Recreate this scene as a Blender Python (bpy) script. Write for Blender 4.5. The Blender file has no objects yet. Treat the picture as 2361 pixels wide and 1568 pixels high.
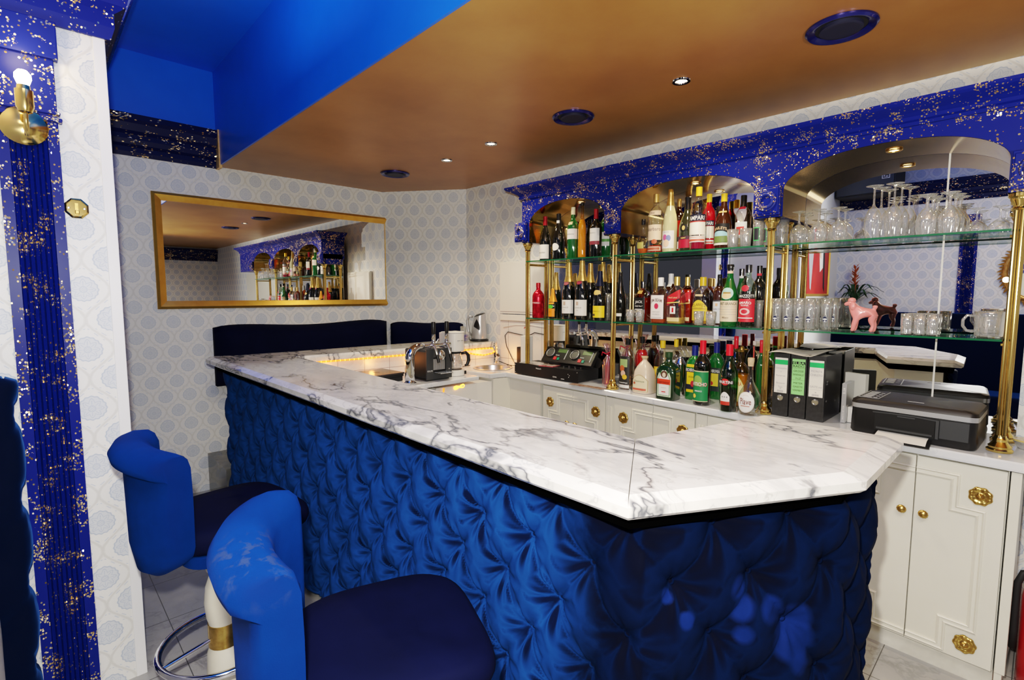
import bpy, math, random
from math import sin, cos, pi, radians, sqrt, atan2, exp
from mathutils import Vector, Matrix, Euler
random.seed(7)
COL = bpy.context.scene.collection
S = bpy.context.scene

# ------------------------------------------------------------------ camera (12 mm wide angle, hand held at 1.55 m)
F, CX, CY = 1172.0, 1180.5, 784.0
EYE = Vector((0, 0, 1.55))
ROT = Euler((radians(84.89), 0, radians(46.39)), 'XYZ').to_matrix()
cd = bpy.data.cameras.new('camera'); cam = bpy.data.objects.new('camera', cd); COL.objects.link(cam)
cam.location = EYE; cam.rotation_euler = (radians(84.89), 0, radians(46.39))
cd.sensor_width = 36; cd.lens = F / 2361 * 36; cd.clip_start = 0.03
S.camera = cam

def P(px, py, ax, v):
    """survey helper: where the sight line of a photo point meets the plane axis=v (metres)"""
    r = ROT @ Vector((px - CX, -(py - CY), -F)); t = (v - EYE[ax]) / r[ax]
    return EYE + r * t
def X(px, y, z):
    """world x of the point at depth y and height z seen in photo column px"""
    u = (px-CX)/F; R0, R2 = ROT.col[0], ROT.col[2]; k = R0 + u*R2
    return -(y*k.y + (z-EYE.z)*k.z)/k.x
def depth(p): return -((ROT.transposed() @ (Vector(p) - EYE)).z)

# ------------------------------------------------------------------ node helpers
class NT:
    def __init__(s, name):
        s.m = bpy.data.materials.new(name); s.m.use_nodes = True; s.t = s.m.node_tree; s.n = s.t.nodes
        s.b = s.n['Principled BSDF']; s.out = s.n['Material Output']
    def new(s, typ, **kw):
        n = s.n.new(typ)
        for k, v in kw.items(): setattr(n, k, v)
        return n
    def link(s, a, b): s.t.links.new(a, b)
    def put(s, sock, v):
        if isinstance(v, (int, float)): sock.default_value = v
        elif isinstance(v, (tuple, list)): sock.default_value = v
        else: s.link(v, sock)
    def math(s, op, a, b=None, c=None, clamp=False):
        n = s.new('ShaderNodeMath', operation=op, use_clamp=clamp)
        s.put(n.inputs[0], a)
        if b is not None: s.put(n.inputs[1], b)
        if c is not None: s.put(n.inputs[2], c)
        return n.outputs[0]
    def mix(s, f, a, b):
        n = s.new('ShaderNodeMix', data_type='RGBA'); s.put(n.inputs[0], f); s.put(n.inputs[6], c4(a)); s.put(n.inputs[7], c4(b))
        return n.outputs[2]
    def ramp(s, f, stops, interp='LINEAR'):
        n = s.new('ShaderNodeValToRGB'); s.link(f, n.inputs[0]); r = n.color_ramp; r.interpolation = interp
        r.elements[0].position = stops[0][0]; r.elements[0].color = c4(stops[0][1])
        r.elements[1].position = stops[1][0]; r.elements[1].color = c4(stops[1][1])
        for p, c in stops[2:]:
            e = r.elements.new(p); e.color = c4(c)
        return n.outputs[0]
    def noise(s, vec, scale, detail=2, rough=.5, dist=0):
        n = s.new('ShaderNodeTexNoise'); s.link(vec, n.inputs['Vector']); n.inputs['Scale'].default_value = scale
        n.inputs['Detail'].default_value = detail; n.inputs['Roughness'].default_value = rough; n.inputs['Distortion'].default_value = dist
        return n.outputs['Fac']
    def obj(s): return s.new('ShaderNodeTexCoord').outputs['Object']
    def geo(s): return s.new('ShaderNodeNewGeometry').outputs['Position']
    def bump(s, h, strength=.3, dist=.01):
        n = s.new('ShaderNodeBump'); n.inputs['Strength'].default_value = strength; n.inputs['Distance'].default_value = dist
        s.link(h, n.inputs['Height']); s.link(n.outputs[0], s.b.inputs['Normal'])
def c4(c):
    if isinstance(c, (tuple, list)): return tuple(c) + (1,) if len(c) == 3 else tuple(c)
    return c
MATS = {}
def pm(name, col=(.8,.8,.8), rough=.5, metal=0, spec=.5, coat=0, trans=0, ior=1.45, emit=None, es=1, sheen=0, alpha=1):
    if name in MATS: return MATS[name]
    n = NT(name); b = n.b
    b.inputs['Base Color'].default_value = c4(col); b.inputs['Roughness'].default_value = rough; b.inputs['Metallic'].default_value = metal
    b.inputs['Specular IOR Level'].default_value = spec; b.inputs['Coat Weight'].default_value = coat; b.inputs['Coat Roughness'].default_value = .05
    b.inputs['Transmission Weight'].default_value = trans; b.inputs['IOR'].default_value = ior; b.inputs['Alpha'].default_value = alpha
    b.inputs['Sheen Weight'].default_value = sheen
    if emit: b.inputs['Emission Color'].default_value = c4(emit); b.inputs['Emission Strength'].default_value = es
    MATS[name] = n.m; return n.m
def thin(name, tint, lo=.06, hi=.75, rough=.03, glosscol=(1,1,1), pw=2.2, flash_haze=0):
    """thin clear glass wall: transparent with a glossy rim that grows towards grazing angles"""
    n = NT(name); n.n.remove(n.b)
    tr = n.new('ShaderNodeBsdfTransparent'); tr.inputs[0].default_value = c4(tint)
    gl = n.new('ShaderNodeBsdfGlossy'); gl.inputs['Color'].default_value = c4(glosscol); gl.inputs['Roughness'].default_value = rough
    lw = n.new('ShaderNodeLayerWeight'); lw.inputs[0].default_value = .5
    f = n.math('POWER', lw.outputs['Facing'], pw); f = n.math('MULTIPLY_ADD', f, hi - lo, lo)
    mx = n.new('ShaderNodeMixShader'); n.link(f, mx.inputs[0]); n.link(tr.outputs[0], mx.inputs[1]); n.link(gl.outputs[0], mx.inputs[2])
    last = mx.outputs[0]
    if flash_haze:  # white diffuse share put in for the sparkle of flash lit glass
        df = n.new('ShaderNodeBsdfDiffuse'); df.inputs[0].default_value = (.95,.95,.95,1); m2 = n.new('ShaderNodeMixShader'); m2.inputs[0].default_value = flash_haze
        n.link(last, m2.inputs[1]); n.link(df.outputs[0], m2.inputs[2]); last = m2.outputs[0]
    n.link(last, n.out.inputs[0]); MATS[name] = n.m; return n.m

# ---- procedural surfaces
def m_wallpaper(name='wallpaper', base=(.80,.795,.775)):
    n = NT(name); uv = n.new('ShaderNodeUVMap').outputs[0]
    sp = n.new('ShaderNodeSeparateXYZ'); n.link(uv, sp.inputs[0])
    U = n.math('DIVIDE', sp.outputs[0], .155); V = n.math('DIVIDE', sp.outputs[1], .224)
    nz = n.noise(uv, 60, 2); wob = n.math('MULTIPLY_ADD', nz, .10, -.05)
    def lattice(off):
        a = n.math('SUBTRACT', n.math('FRACT', n.math('ADD', U, off)), .5)
        b = n.math('SUBTRACT', n.math('FRACT', n.math('ADD', V, off)), .5)
        ax = n.math('MULTIPLY', a, .155); by = n.math('MULTIPLY', b, .224)
        r = n.math('SQRT', n.math('ADD', n.math('MULTIPLY', ax, ax), n.math('MULTIPLY', by, by)))
        th = n.math('ARCTAN2', ax, by)
        # scalloped medallion pulled to a point at the top
        sc = n.math('MULTIPLY', n.math('COSINE', n.math('MULTIPLY', th, 16)), .0014)
        tip = n.math('MULTIPLY', n.math('POWER', n.math('MAXIMUM', n.math('COSINE', th), 0), 5), .006)
        side = n.math('MULTIPLY', n.math('POWER', n.math('ABSOLUTE', n.math('SINE', th)), 3), .0015)
        R = n.math('ADD', n.math('ADD', sc, tip), n.math('ADD', side, .0435))
        d = n.math('SUBTRACT', r, R)
        fill = n.math('MULTIPLY', n.math('LESS_THAN', d, 0), 1)
        rim = n.math('SUBTRACT', 1, n.math('MULTIPLY', n.math('ABSOLUTE', n.math('ADD', d, .002)), 280), clamp=True)
        q = n.math('DIVIDE', r, R)
        ln = lambda e, w: n.math('LESS_THAN', n.math('ABSOLUTE', e), w)
        fl = n.math('SUBTRACT', q, n.math('MULTIPLY_ADD', n.math('ABSOLUTE', n.math('COSINE', n.math('MULTIPLY', th, 4))), .30, .46))
        lobes = ln(fl, .045); core = ln(n.math('SUBTRACT', q, .24), .04)
        rays = n.math('MULTIPLY', n.math('LESS_THAN', n.math('ABSOLUTE', n.math('SINE', n.math('MULTIPLY', th, 4))), .22), n.math('MULTIPLY', n.math('GREATER_THAN', q, .30), n.math('LESS_THAN', q, .62)))
        hat = n.math('MULTIPLY', n.math('LESS_THAN', q, .20), n.math('GREATER_THAN', n.math('SINE', n.math('MULTIPLY', n.math('ADD', ax, by), 900)), .2))
        pet = n.math('MAXIMUM', n.math('MAXIMUM', lobes, core), n.math('MAXIMUM', rays, hat))
        return fill, rim, pet
    f1, r1, p1 = lattice(0); f2, r2, p2 = lattice(.5)
    fill = n.math('MAXIMUM', f1, f2); rim = n.math('MAXIMUM', r1, r2); pet = n.math('MAXIMUM', p1, p2)
    a = n.math('SUBTRACT', n.math('FRACT', U), .5)
    ww = n.math('MULTIPLY', n.math('SUBTRACT', n.math('FRACT', V), .5), 2 * pi)
    cu = n.math('MULTIPLY_ADD', n.math('COSINE', ww), .25, .25)
    g = n.math('SUBTRACT', n.math('ABSOLUTE', a), cu); g = n.math('ADD', g, n.math('MULTIPLY', wob, .35))
    band = n.math('SUBTRACT', 1, n.math('MULTIPLY', n.math('ABSOLUTE', g), 22), clamp=True); band = n.math('POWER', band, .5)
    dots = n.math('GREATER_THAN', n.math('MULTIPLY', n.math('SINE', n.math('MULTIPLY', V, 2 * pi * 9)), 1), .1)
    g2 = n.math('SUBTRACT', 1, n.math('MULTIPLY', n.math('ABSOLUTE', n.math('ADD', n.math('ABSOLUTE', g), -.075)), 45), clamp=True)
    vv = n.math('GREATER_THAN', n.math('ABSOLUTE', n.math('SINE', n.math('MULTIPLY', V, 2 * pi))), .8)
    dots = n.math('MULTIPLY', n.math('MULTIPLY', dots, g2), vv)
    c = n.mix(n.math('MULTIPLY', band, .55), base, (.55,.54,.51))
    c = n.mix(n.math('MULTIPLY', dots, .8), c, (.40,.48,.62))
    c = n.mix(n.math('MULTIPLY', fill, .55), c, (.52,.58,.68))
    c = n.mix(n.math('MULTIPLY', pet, .42), c, (.33,.41,.56))
    c = n.mix(n.math('MULTIPLY', rim, .6), c, (.27,.36,.52))
    n.link(c, n.b.inputs['Base Color']); n.b.inputs['Roughness'].default_value = .42
    n.bump(n.math('ADD', n.math('MULTIPLY', band, .5), n.math('ADD', rim, n.noise(uv, 900, 1))), .12, .002)
    MATS[name] = n.m; return n.m
def m_glitter(name, blue=(.006,.018,.22), amount=.5, scale=150, stretch=(1,1,1), rough=.3):
    n = NT(name); co = n.new('ShaderNodeMapping'); n.link(n.obj(), co.inputs[0]); co.inputs['Scale'].default_value = stretch
    v = n.new('ShaderNodeTexVoronoi'); n.link(co.outputs[0], v.inputs['Vector']); v.inputs['Scale'].default_value = scale
    rnd = n.new('ShaderNodeSeparateColor'); n.link(v.outputs['Color'], rnd.inputs[0])
    cl = n.noise(co.outputs[0], 14, 4, .65)
    cl = n.math('SUBTRACT', cl, .625 - amount * .14); cl = n.math('MULTIPLY', cl, 7, clamp=True)
    base = n.math('ADD', cl, .075)
    flake = n.math('MULTIPLY', n.math('LESS_THAN', rnd.outputs[0], base), n.math('LESS_THAN', v.outputs['Distance'], .48))
    gold = n.mix(rnd.outputs[1], (.75,.45,.14), (1,.88,.55))
    n.link(n.mix(flake, blue, gold), n.b.inputs['Base Color']); n.b.inputs['Specular IOR Level'].default_value = .13
    n.link(n.math('MULTIPLY', flake, .85), n.b.inputs['Metallic'])
    n.link(n.math('MULTIPLY_ADD', n.math('MULTIPLY', flake, -.14), 1, .36), n.b.inputs['Roughness'])
    # each flake lies at its own tilt
    nm = n.new('ShaderNodeVectorMath', operation='SUBTRACT'); n.link(v.outputs['Color'], nm.inputs[0]); nm.inputs[1].default_value = (.5,.5,.5)
    sc = n.new('ShaderNodeVectorMath', operation='SCALE'); n.link(nm.outputs[0], sc.inputs[0]); n.link(n.math('MULTIPLY', flake, .7), sc.inputs[3])
    ad = n.new('ShaderNodeVectorMath', operation='ADD'); n.link(sc.outputs[0], ad.inputs[0]); n.link(n.new('ShaderNodeNewGeometry').outputs['Normal'], ad.inputs[1])
    no = n.new('ShaderNodeVectorMath', operation='NORMALIZE'); n.link(ad.outputs[0], no.inputs[0]); n.link(no.outputs[0], n.b.inputs['Normal'])
    MATS[name] = n.m; return n.m
def m_marble(name, base=(.86,.84,.81), vein=(.16,.17,.19), scale=1.0, amt=1.0, rough=.12, stretch=(1,1,1), tiles=None, warm=.35, gate0=.42):
    n = NT(name); mp = n.new('ShaderNodeMapping'); n.link(n.geo(), mp.inputs[0]); mp.inputs['Rotation'].default_value = (0, 0, .55)
    mp.inputs['Scale'].default_value = tuple(scale * k for k in stretch)
    co = mp.outputs[0]
    nv = n.new('ShaderNodeTexNoise'); n.link(co, nv.inputs['Vector']); nv.inputs['Scale'].default_value = 2.2; nv.inputs['Detail'].default_value = 5
    sh = n.new('ShaderNodeVectorMath', operation='MULTIPLY_ADD'); n.link(nv.outputs['Color'], sh.inputs[0]); sh.inputs[1].default_value = (.9,.9,.9); n.link(co, sh.inputs[2])
    def ridge(s, w, d=4):
        f = n.noise(sh.outputs[0], s, d, .55); r = n.math('ABSOLUTE', n.math('SUBTRACT', f, .5))
        return n.math('SUBTRACT', 1, n.math('MULTIPLY', r, w), clamp=True)
    big = n.noise(co, 1.6, 2); gate = n.math('MULTIPLY', n.math('SUBTRACT', big, gate0), 5, clamp=True)
    v1 = n.math('MULTIPLY', n.math('POWER', ridge(1.7, 24), 1.5), gate)
    v2 = n.math('MULTIPLY', n.math('POWER', ridge(4.0, 26), 2), n.math('MULTIPLY', gate, .35))
    cl = n.math('MULTIPLY', n.math('POWER', ridge(1.5, 8), 2), n.math('MULTIPLY', gate, .30))
    v = n.math('MULTIPLY', n.math('MAXIMUM', n.math('MAXIMUM', v1, v2), cl), amt, clamp=True)
    c = n.mix(n.math('MULTIPLY', n.math('SUBTRACT', n.noise(co, 3.5, 3), .5, clamp=True), warm * 2), base, (.78,.68,.55))
    c = n.mix(v, c, vein)
    if tiles:
        br = n.new('ShaderNodeTexBrick'); br.offset = 0; n.link(n.geo(), br.inputs['Vector']) if tiles[0] == 'xy' else None
        if tiles[0] != 'xy':
            uvn = n.new('ShaderNodeUVMap'); n.link(uvn.outputs[0], br.inputs['Vector'])
        br.inputs['Scale'].default_value = 1; br.inputs['Brick Width'].default_value = tiles[1]; br.inputs['Row Height'].default_value = tiles[2]
        br.inputs['Mortar Size'].default_value = .0018; br.inputs['Mortar Smooth'].default_value = 0
        c = n.mix(br.outputs['Fac'], c, tiles[3])
    n.link(c, n.b.inputs['Base Color']); n.b.inputs['Roughness'].default_value = rough
    MATS[name] = n.m; return n.m
def m_tuft():
    """velvet whose nap lies differently on the long front and on the short turned end, with rubbed pale spots"""
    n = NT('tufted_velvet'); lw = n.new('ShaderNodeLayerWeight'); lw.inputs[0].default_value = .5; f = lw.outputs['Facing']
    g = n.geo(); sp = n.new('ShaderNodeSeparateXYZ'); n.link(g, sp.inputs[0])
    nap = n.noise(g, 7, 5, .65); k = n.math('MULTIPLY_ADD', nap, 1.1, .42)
    f = n.math('MULTIPLY', n.math('SUBTRACT', f, .04), 4.2, clamp=True); front = n.mix(n.math('POWER', f, 1.3), (.0005,.004,.026), (.008,.058,.235)); end = n.mix(n.math('POWER', f, 1.8), (.0003,.0012,.008), (.0008,.0065,.034))  # velvet sheen painted into the colour: dark facing the view, bright at grazing
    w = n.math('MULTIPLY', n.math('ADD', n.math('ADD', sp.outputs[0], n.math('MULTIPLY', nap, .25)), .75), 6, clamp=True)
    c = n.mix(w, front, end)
    for (x, y, z, r) in ((-.47,1.18,.86,.030),(-.465,1.20,.80,.034),(-.46,1.2,.745,.030),(-.42,1.26,.79,.034),(-.385,1.32,.70,.050),(-.385,1.32,.75,.045),(-.38,1.33,.64,.03),(-.56,1.03,.855,.018),(-.53,1.06,.80,.022)):
        d = n.new('ShaderNodeVectorMath', operation='DISTANCE'); n.link(g, d.inputs[0]); d.inputs[1].default_value = (x, y, z)
        m = n.math('SUBTRACT', 1.25, n.math('DIVIDE', n.math('ADD', d.outputs['Value'], n.math('MULTIPLY', n.math('SUBTRACT', nap, .5), .03)), r)); m = n.math('MULTIPLY', m, 2.5, clamp=True)
        c = n.mix(n.math('MULTIPLY', m, .8), c, (.004,.018,.10))
    mul = n.new('ShaderNodeVectorMath', operation='SCALE'); n.link(c, mul.inputs[0]); n.link(k, mul.inputs[3]); n.link(mul.outputs[0], n.b.inputs['Base Color'])
    n.b.inputs['Roughness'].default_value = .8; n.b.inputs['Specular IOR Level'].default_value = .06
    n.bump(n.noise(n.obj(), 400, 2), .25, .001); MATS['tufted_velvet'] = n.m; return n.m
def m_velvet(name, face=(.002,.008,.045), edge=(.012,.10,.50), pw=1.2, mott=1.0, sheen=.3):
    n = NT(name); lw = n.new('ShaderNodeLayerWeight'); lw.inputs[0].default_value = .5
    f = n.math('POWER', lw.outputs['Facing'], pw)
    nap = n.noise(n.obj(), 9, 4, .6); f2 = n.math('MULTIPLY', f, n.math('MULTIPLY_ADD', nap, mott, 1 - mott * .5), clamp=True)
    c = n.mix(f2, face, edge)  # sheen put into the base colour, brighter where seen at grazing angles
    if name == 'stool_velvet':     # rubbed, stained patch on the nearest backrest's rolled top
        g = n.geo(); d = n.new('ShaderNodeVectorMath', operation='DISTANCE'); n.link(g, d.inputs[0]); d.inputs[1].default_value = (-1.0,.29,1.06)
        st_ = n.math('MULTIPLY', n.math('SUBTRACT', n.noise(g, 28, 4, .6), .53, clamp=True), n.math('MULTIPLY', n.math('SUBTRACT', .12, d.outputs['Value'], clamp=True), 60))
        c = n.mix(n.math('MINIMUM', st_, .35), c, (.055,.06,.085))
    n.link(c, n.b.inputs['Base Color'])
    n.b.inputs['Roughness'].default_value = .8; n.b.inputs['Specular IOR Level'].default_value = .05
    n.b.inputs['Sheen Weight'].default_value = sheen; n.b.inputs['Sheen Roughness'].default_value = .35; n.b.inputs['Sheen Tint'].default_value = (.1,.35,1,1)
    n.bump(n.noise(n.obj(), 400, 2), .25, .001)
    MATS[name] = n.m; return n.m
def m_noisy(name, a, b, scale=4, rough=.5, metal=0, detail=4, spec=.5, stretch=(1,1,1), bump=0):
    n = NT(name); mp = n.new('ShaderNodeMapping'); n.link(n.obj(), mp.inputs[0]); mp.inputs['Scale'].default_value = stretch
    f = n.noise(mp.outputs[0], scale, detail, .6)
    n.link(n.ramp(f, [(.3, a), (.7, b)]), n.b.inputs['Base Color']); n.b.inputs['Roughness'].default_value = rough
    n.b.inputs['Metallic'].default_value = metal; n.b.inputs['Specular IOR Level'].default_value = spec
    if bump: n.bump(f, bump, .01)
    MATS[name] = n.m; return n.m

WALL = m_wallpaper()
GLIT = m_glitter('blue_paint_gold_flakes', (.006,.014,.18), .80, 135)
GLITD = m_glitter('blue_pilaster_gold_flakes', (.004,.012,.16), .85, 150, (1,1,.8), .2)
GLITC = m_glitter('dark_cornice_gold_flakes', (.003,.006,.06), .6, 140, (1,.5,1))
GLITC2 = m_glitter('dark_cornice_gold_flakes_along', (.003,.006,.055), .5, 170, (.45,1,1))
MARB = m_marble('bar_marble', base=(.80,.77,.72), vein=(.10,.105,.12), scale=1.45, amt=1.0, warm=.3, gate0=.28, stretch=(.62,1.35,1))
MARB2 = m_marble('worktop_marble', base=(.70,.72,.75), vein=(.42,.46,.54), scale=2.2, amt=.6, warm=.35)
FLOORM = m_marble('floor_marble_tiles', base=(.40,.39,.37), vein=(.2,.2,.2), scale=2.0, amt=.7, tiles=('xy', .40, .40, (.10,.10,.10)), rough=.2)
TILE = m_marble('wall_tiles', base=(.80,.77,.74), vein=(.6,.57,.55), scale=2, amt=.5, tiles=('uv', .20, .33, (.35,.30,.27)), rough=.2)
GREYM = m_marble('grey_plinth_marble', base=(.10,.105,.10), vein=(.2,.2,.2), scale=2, amt=.6)
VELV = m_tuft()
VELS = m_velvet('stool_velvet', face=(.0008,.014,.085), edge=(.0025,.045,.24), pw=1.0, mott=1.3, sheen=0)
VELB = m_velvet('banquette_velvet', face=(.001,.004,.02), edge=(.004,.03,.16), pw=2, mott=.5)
NAVY = m_noisy('navy_seat_cloth', (.0009,.002,.017), (.0016,.003,.024), 6, .8, spec=.08)
CREAM = m_noisy('cream_lacquer', (.69,.67,.58), (.73,.71,.63), 2, .38)
WHITEP = pm('white_gloss_paint', (.82,.82,.83), .3)
BRASS = m_noisy('polished_brass', (.74,.52,.17), (.86,.64,.24), 8, .16, 1)
BRASSD = m_noisy('aged_brass', (.42,.27,.07), (.70,.48,.16), 30, .28, 1)
ARCHB = m_noisy('brass_sheet', (.56,.37,.12), (.74,.52,.19), 3, .16, 1, stretch=(1,1,1))
CHROME = pm('chrome', (.85,.86,.88), .06, 1)
STEEL = pm('brushed_steel', (.62,.62,.64), .28, 1)
MIRR = pm('mirror_silver', (.86,.88,.88), .0, 1)
BLACKP = pm('black_plastic', (.010,.010,.011), .35)
BLACKM = pm('matt_black', (.012,.012,.013), .6)
GREYP = pm('anthracite_plastic', (.045,.048,.052), .35)
SILV = pm('silver_plastic', (.52,.53,.55), .3, .6)
WHITEPL = pm('white_plastic', (.80,.78,.74), .35)
PAPER = pm('white_paper', (.85,.82,.77), .7)
GOLDF = m_noisy('gold_leaf_frame', (.62,.34,.06), (.72,.43,.09), 12, .33, .75)
CLEAR = thin('clear_glass', (.97,.98,.98), .12, .95, .04, pw=1.5, flash_haze=.07)
SHELFG = thin('shelf_glass', (.90,.95,.92), .05, .45, .01, (.9,1,.95))
EDGEG = pm('green_glass_edge', (.01,.11,.05), .1, spec=.8, coat=.5)
ORANGE = pm('amber_lamp', (1,.3,.02), .4, emit=(1,.30,.02), es=9)
ORTUBE = pm('amber_tube', (.9,.35,.05), .3, emit=(1,.27,.02), es=1.6)
LAMPW = pm('spot_lamp_glow', (1,.9,.7), .4, emit=(1,.78,.42), es=14)
BLUEWALL = m_noisy('royal_blue_paint', (.003,.125,.70), (.005,.145,.78), 3, .35)
GREENL = pm('foliage_green', (.02,.07,.02), .35)
TERRA = pm('bract_orange', (.42,.09,.02), .4)

# ------------------------------------------------------------------ mesh builder
class MB:
    def __init__(s): s.v = []; s.f = []; s.mi = []; s.uv = None
    def add(s, vs, fs, mi=0):
        o = len(s.v); s.v += [tuple(p) for p in vs]; s.f += [tuple(i + o for i in f) for f in fs]; s.mi += [mi] * len(fs); return s
    def box(s, x0, y0, z0, x1, y1, z1, mi=0):
        v = [(x0,y0,z0),(x1,y0,z0),(x1,y1,z0),(x0,y1,z0),(x0,y0,z1),(x1,y0,z1),(x1,y1,z1),(x0,y1,z1)]
        return s.add(v, [(3,2,1,0),(4,5,6,7),(0,1,5,4),(1,2,6,5),(2,3,7,6),(3,0,4,7)], mi)
    def prism(s, poly, z0, z1, mi=0, top=None):
        n = len(poly); t = top or poly
        s.add([(x,y,z0) for x,y in poly] + [(x,y,z1) for x,y in t], [tuple(range(n))[::-1], tuple(range(n, 2*n))] + [(i,(i+1)%n,n+(i+1)%n,n+i) for i in range(n)], mi); return s
    def rings(s, rings, mi=0, closed=False, caps=True):
        n = len(rings[0]); v = [p for r in rings for p in r]; f = []; R = len(rings)
        for k in range(R if closed else R - 1):
            a = k * n; b = ((k + 1) % R) * n
            f += [(a+i, a+(i+1)%n, b+(i+1)%n, b+i) for i in range(n)]
        if caps and not closed: f += [tuple(range(n))[::-1], tuple(range((R-1)*n, R*n))]
        return s.add(v, f, mi)
    def lathe(s, prof, n=24, c=(0,0), mi=0, caps=True, sq=None, sx=1, sy=1):
        rs = []
        for r, z in prof:
            ring = []
            for i in range(n):
                a = 2*pi*i/n + (pi/n if sq else 0); ca, sa = cos(a), sin(a)
                if sq:
                    e = 2.0 / sq; ca, sa = math.copysign(abs(ca)**e, ca), math.copysign(abs(sa)**e, sa)
                ring.append((c[0] + r*ca*sx, c[1] + r*sa*sy, z))
            rs.append(ring)
        return s.rings(rs, mi, False, caps)
    def tube(s, pts, r, n=10, mi=0, closed=False, caps=True):
        pts = [Vector(p) for p in pts]; m = len(pts); rs = []; up = None
        for i, p in enumerate(pts):
            d = (pts[(i+1)%m] - pts[i-1]) if closed else (pts[min(i+1,m-1)] - pts[max(i-1,0)])
            d.normalize()
            if up is None:
                up = Vector((0,0,1)) if abs(d.z) < .9 else Vector((1,0,0))
            a = (up - d * up.dot(d)); a.normalize(); up = a; b = d.cross(a)
            rr = r[i] if isinstance(r, (list, tuple)) else r
            rs.append([p + (a*cos(2*pi*k/n) + b*sin(2*pi*k/n)) * rr for k in range(n)])
        return s.rings(rs, mi, closed, caps)
    def strip(s, offs, closed=False, mi=0):
        """offs: list of polylines (same length) -> quads between neighbours"""
        n = len(offs[0]); v = [p for o in offs for p in o]; f = []
        for k in range(len(offs) - 1):
            for i in range(n if closed else n - 1):
                j = (i + 1) % n; f.append((k*n+i, k*n+j, (k+1)*n+j, (k+1)*n+i))
        return s.add(v, f, mi)
    def xf(s, M):
        s.v = [tuple(M @ Vector(p)) for p in s.v]; return s
    def build(s, name, mat, parent=None, smooth=False, bevel=0, loc=None, angle=40, seg=2):
        me = bpy.data.meshes.new(name); me.from_pydata(s.v, [], s.f)
        for m in (mat if isinstance(mat, (list, tuple)) else [mat]): me.materials.append(m)
        me.polygons.foreach_set('material_index', s.mi)
        if s.uv:
            l = me.uv_layers.new(name='UVMap')
            for i, lo in enumerate(me.loops): l.data[i].uv = s.uv[lo.vertex_index]
        o = bpy.data.objects.new(name, me); COL.objects.link(o)
        if smooth:
            me.polygons.foreach_set('use_smooth', [True] * len(me.polygons))
            if smooth != 'all': me.set_sharp_from_angle(angle=radians(angle))
        me.update()
        if bevel:
            b = o.modifiers.new('bevel', 'BEVEL'); b.width = bevel; b.segments = seg; b.limit_method = 'ANGLE'; b.angle_limit = radians(50)
        if parent: o.parent = parent
        if loc: o.location = loc
        return o
def tag(o, label=None, cat=None, group=None, kind=None):
    if label: o['label'] = label
    if cat: o['category'] = cat
    if group: o['group'] = group
    if kind: o['kind'] = kind
    return o
def root(name, label, cat, loc=(0,0,0), rz=0, group=None):
    o = bpy.data.objects.new(name, None); COL.objects.link(o); o.empty_display_size = .05
    o.location = loc; o.rotation_euler = (0,0,rz); return tag(o, label, cat, group)
def kids(o): return [c for c in list(COL.objects) if c.parent == o]
TREE = {}
def copy_tree(o, loc=None, rz=None, label=None, group=None, chs=None, scale=None):
    c = o.copy(); COL.objects.link(c)
    if loc is not None: c.location = loc
    if rz is not None: c.rotation_euler = (0,0,rz)
    if scale: c.scale = scale
    if label: c['label'] = label
    if group: c['group'] = group
    for ch in (chs if chs is not None else kids(o)):
        d = ch.copy(); COL.objects.link(d); d.parent = c
        for g in kids(ch):
            e = g.copy(); COL.objects.link(e); e.parent = d
    return c
def inset(poly, ds):
    """move each edge i (from vertex i to i+1) inwards by ds[i]; polygon counter-clockwise"""
    n = len(poly); out = []
    for i in range(n):
        a, b, c = Vector(poly[i-1]), Vector(poly[i]), Vector(poly[(i+1)%n])
        d1 = (b-a).normalized(); d2 = (c-b).normalized(); n1 = Vector((-d1.y, d1.x)); n2 = Vector((-d2.y, d2.x))
        p1 = b + n1*ds[i-1]; p2 = b + n2*ds[i]; cr = d1.x*d2.y - d1.y*d2.x
        if abs(cr) < 1e-4: out.append(tuple(p1)); continue
        t = ((p2.x-p1.x)*d2.y - (p2.y-p1.y)*d2.x) / cr; out.append(tuple(p1 + d1*t))
    return out
def path_offsets(path, offs, closed):
    """mitred parallels of a 2D polyline"""
    n = len(path); res = []
    for o in offs:
        line = []
        for i in range(n):
            b = Vector(path[i]); a = Vector(path[i-1]) if (closed or i) else None; c = Vector(path[(i+1)%n]) if (closed or i < n-1) else None
            d1 = (b-a).normalized() if a is not None else (c-b).normalized(); d2 = (c-b).normalized() if c is not None else d1
            n1 = Vector((-d1.y, d1.x)); n2 = Vector((-d2.y, d2.x)); m = (n1+n2)
            m = m / max(m.dot(n1), .2); line.append(tuple(b + m*o))
        res.append(line)
    return res
def sweep_flat(mb, path, prof, fn, closed=False, mi=0):
    """profile [(offset,height)] swept along a 2D path; fn(u,v,h)->xyz"""
    L = path_offsets(path, [p[0] for p in prof], closed)
    mb.strip([[fn(u, v, prof[k][1]) for u, v in L[k]] for k in range(len(prof))], closed, mi); return mb

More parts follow.
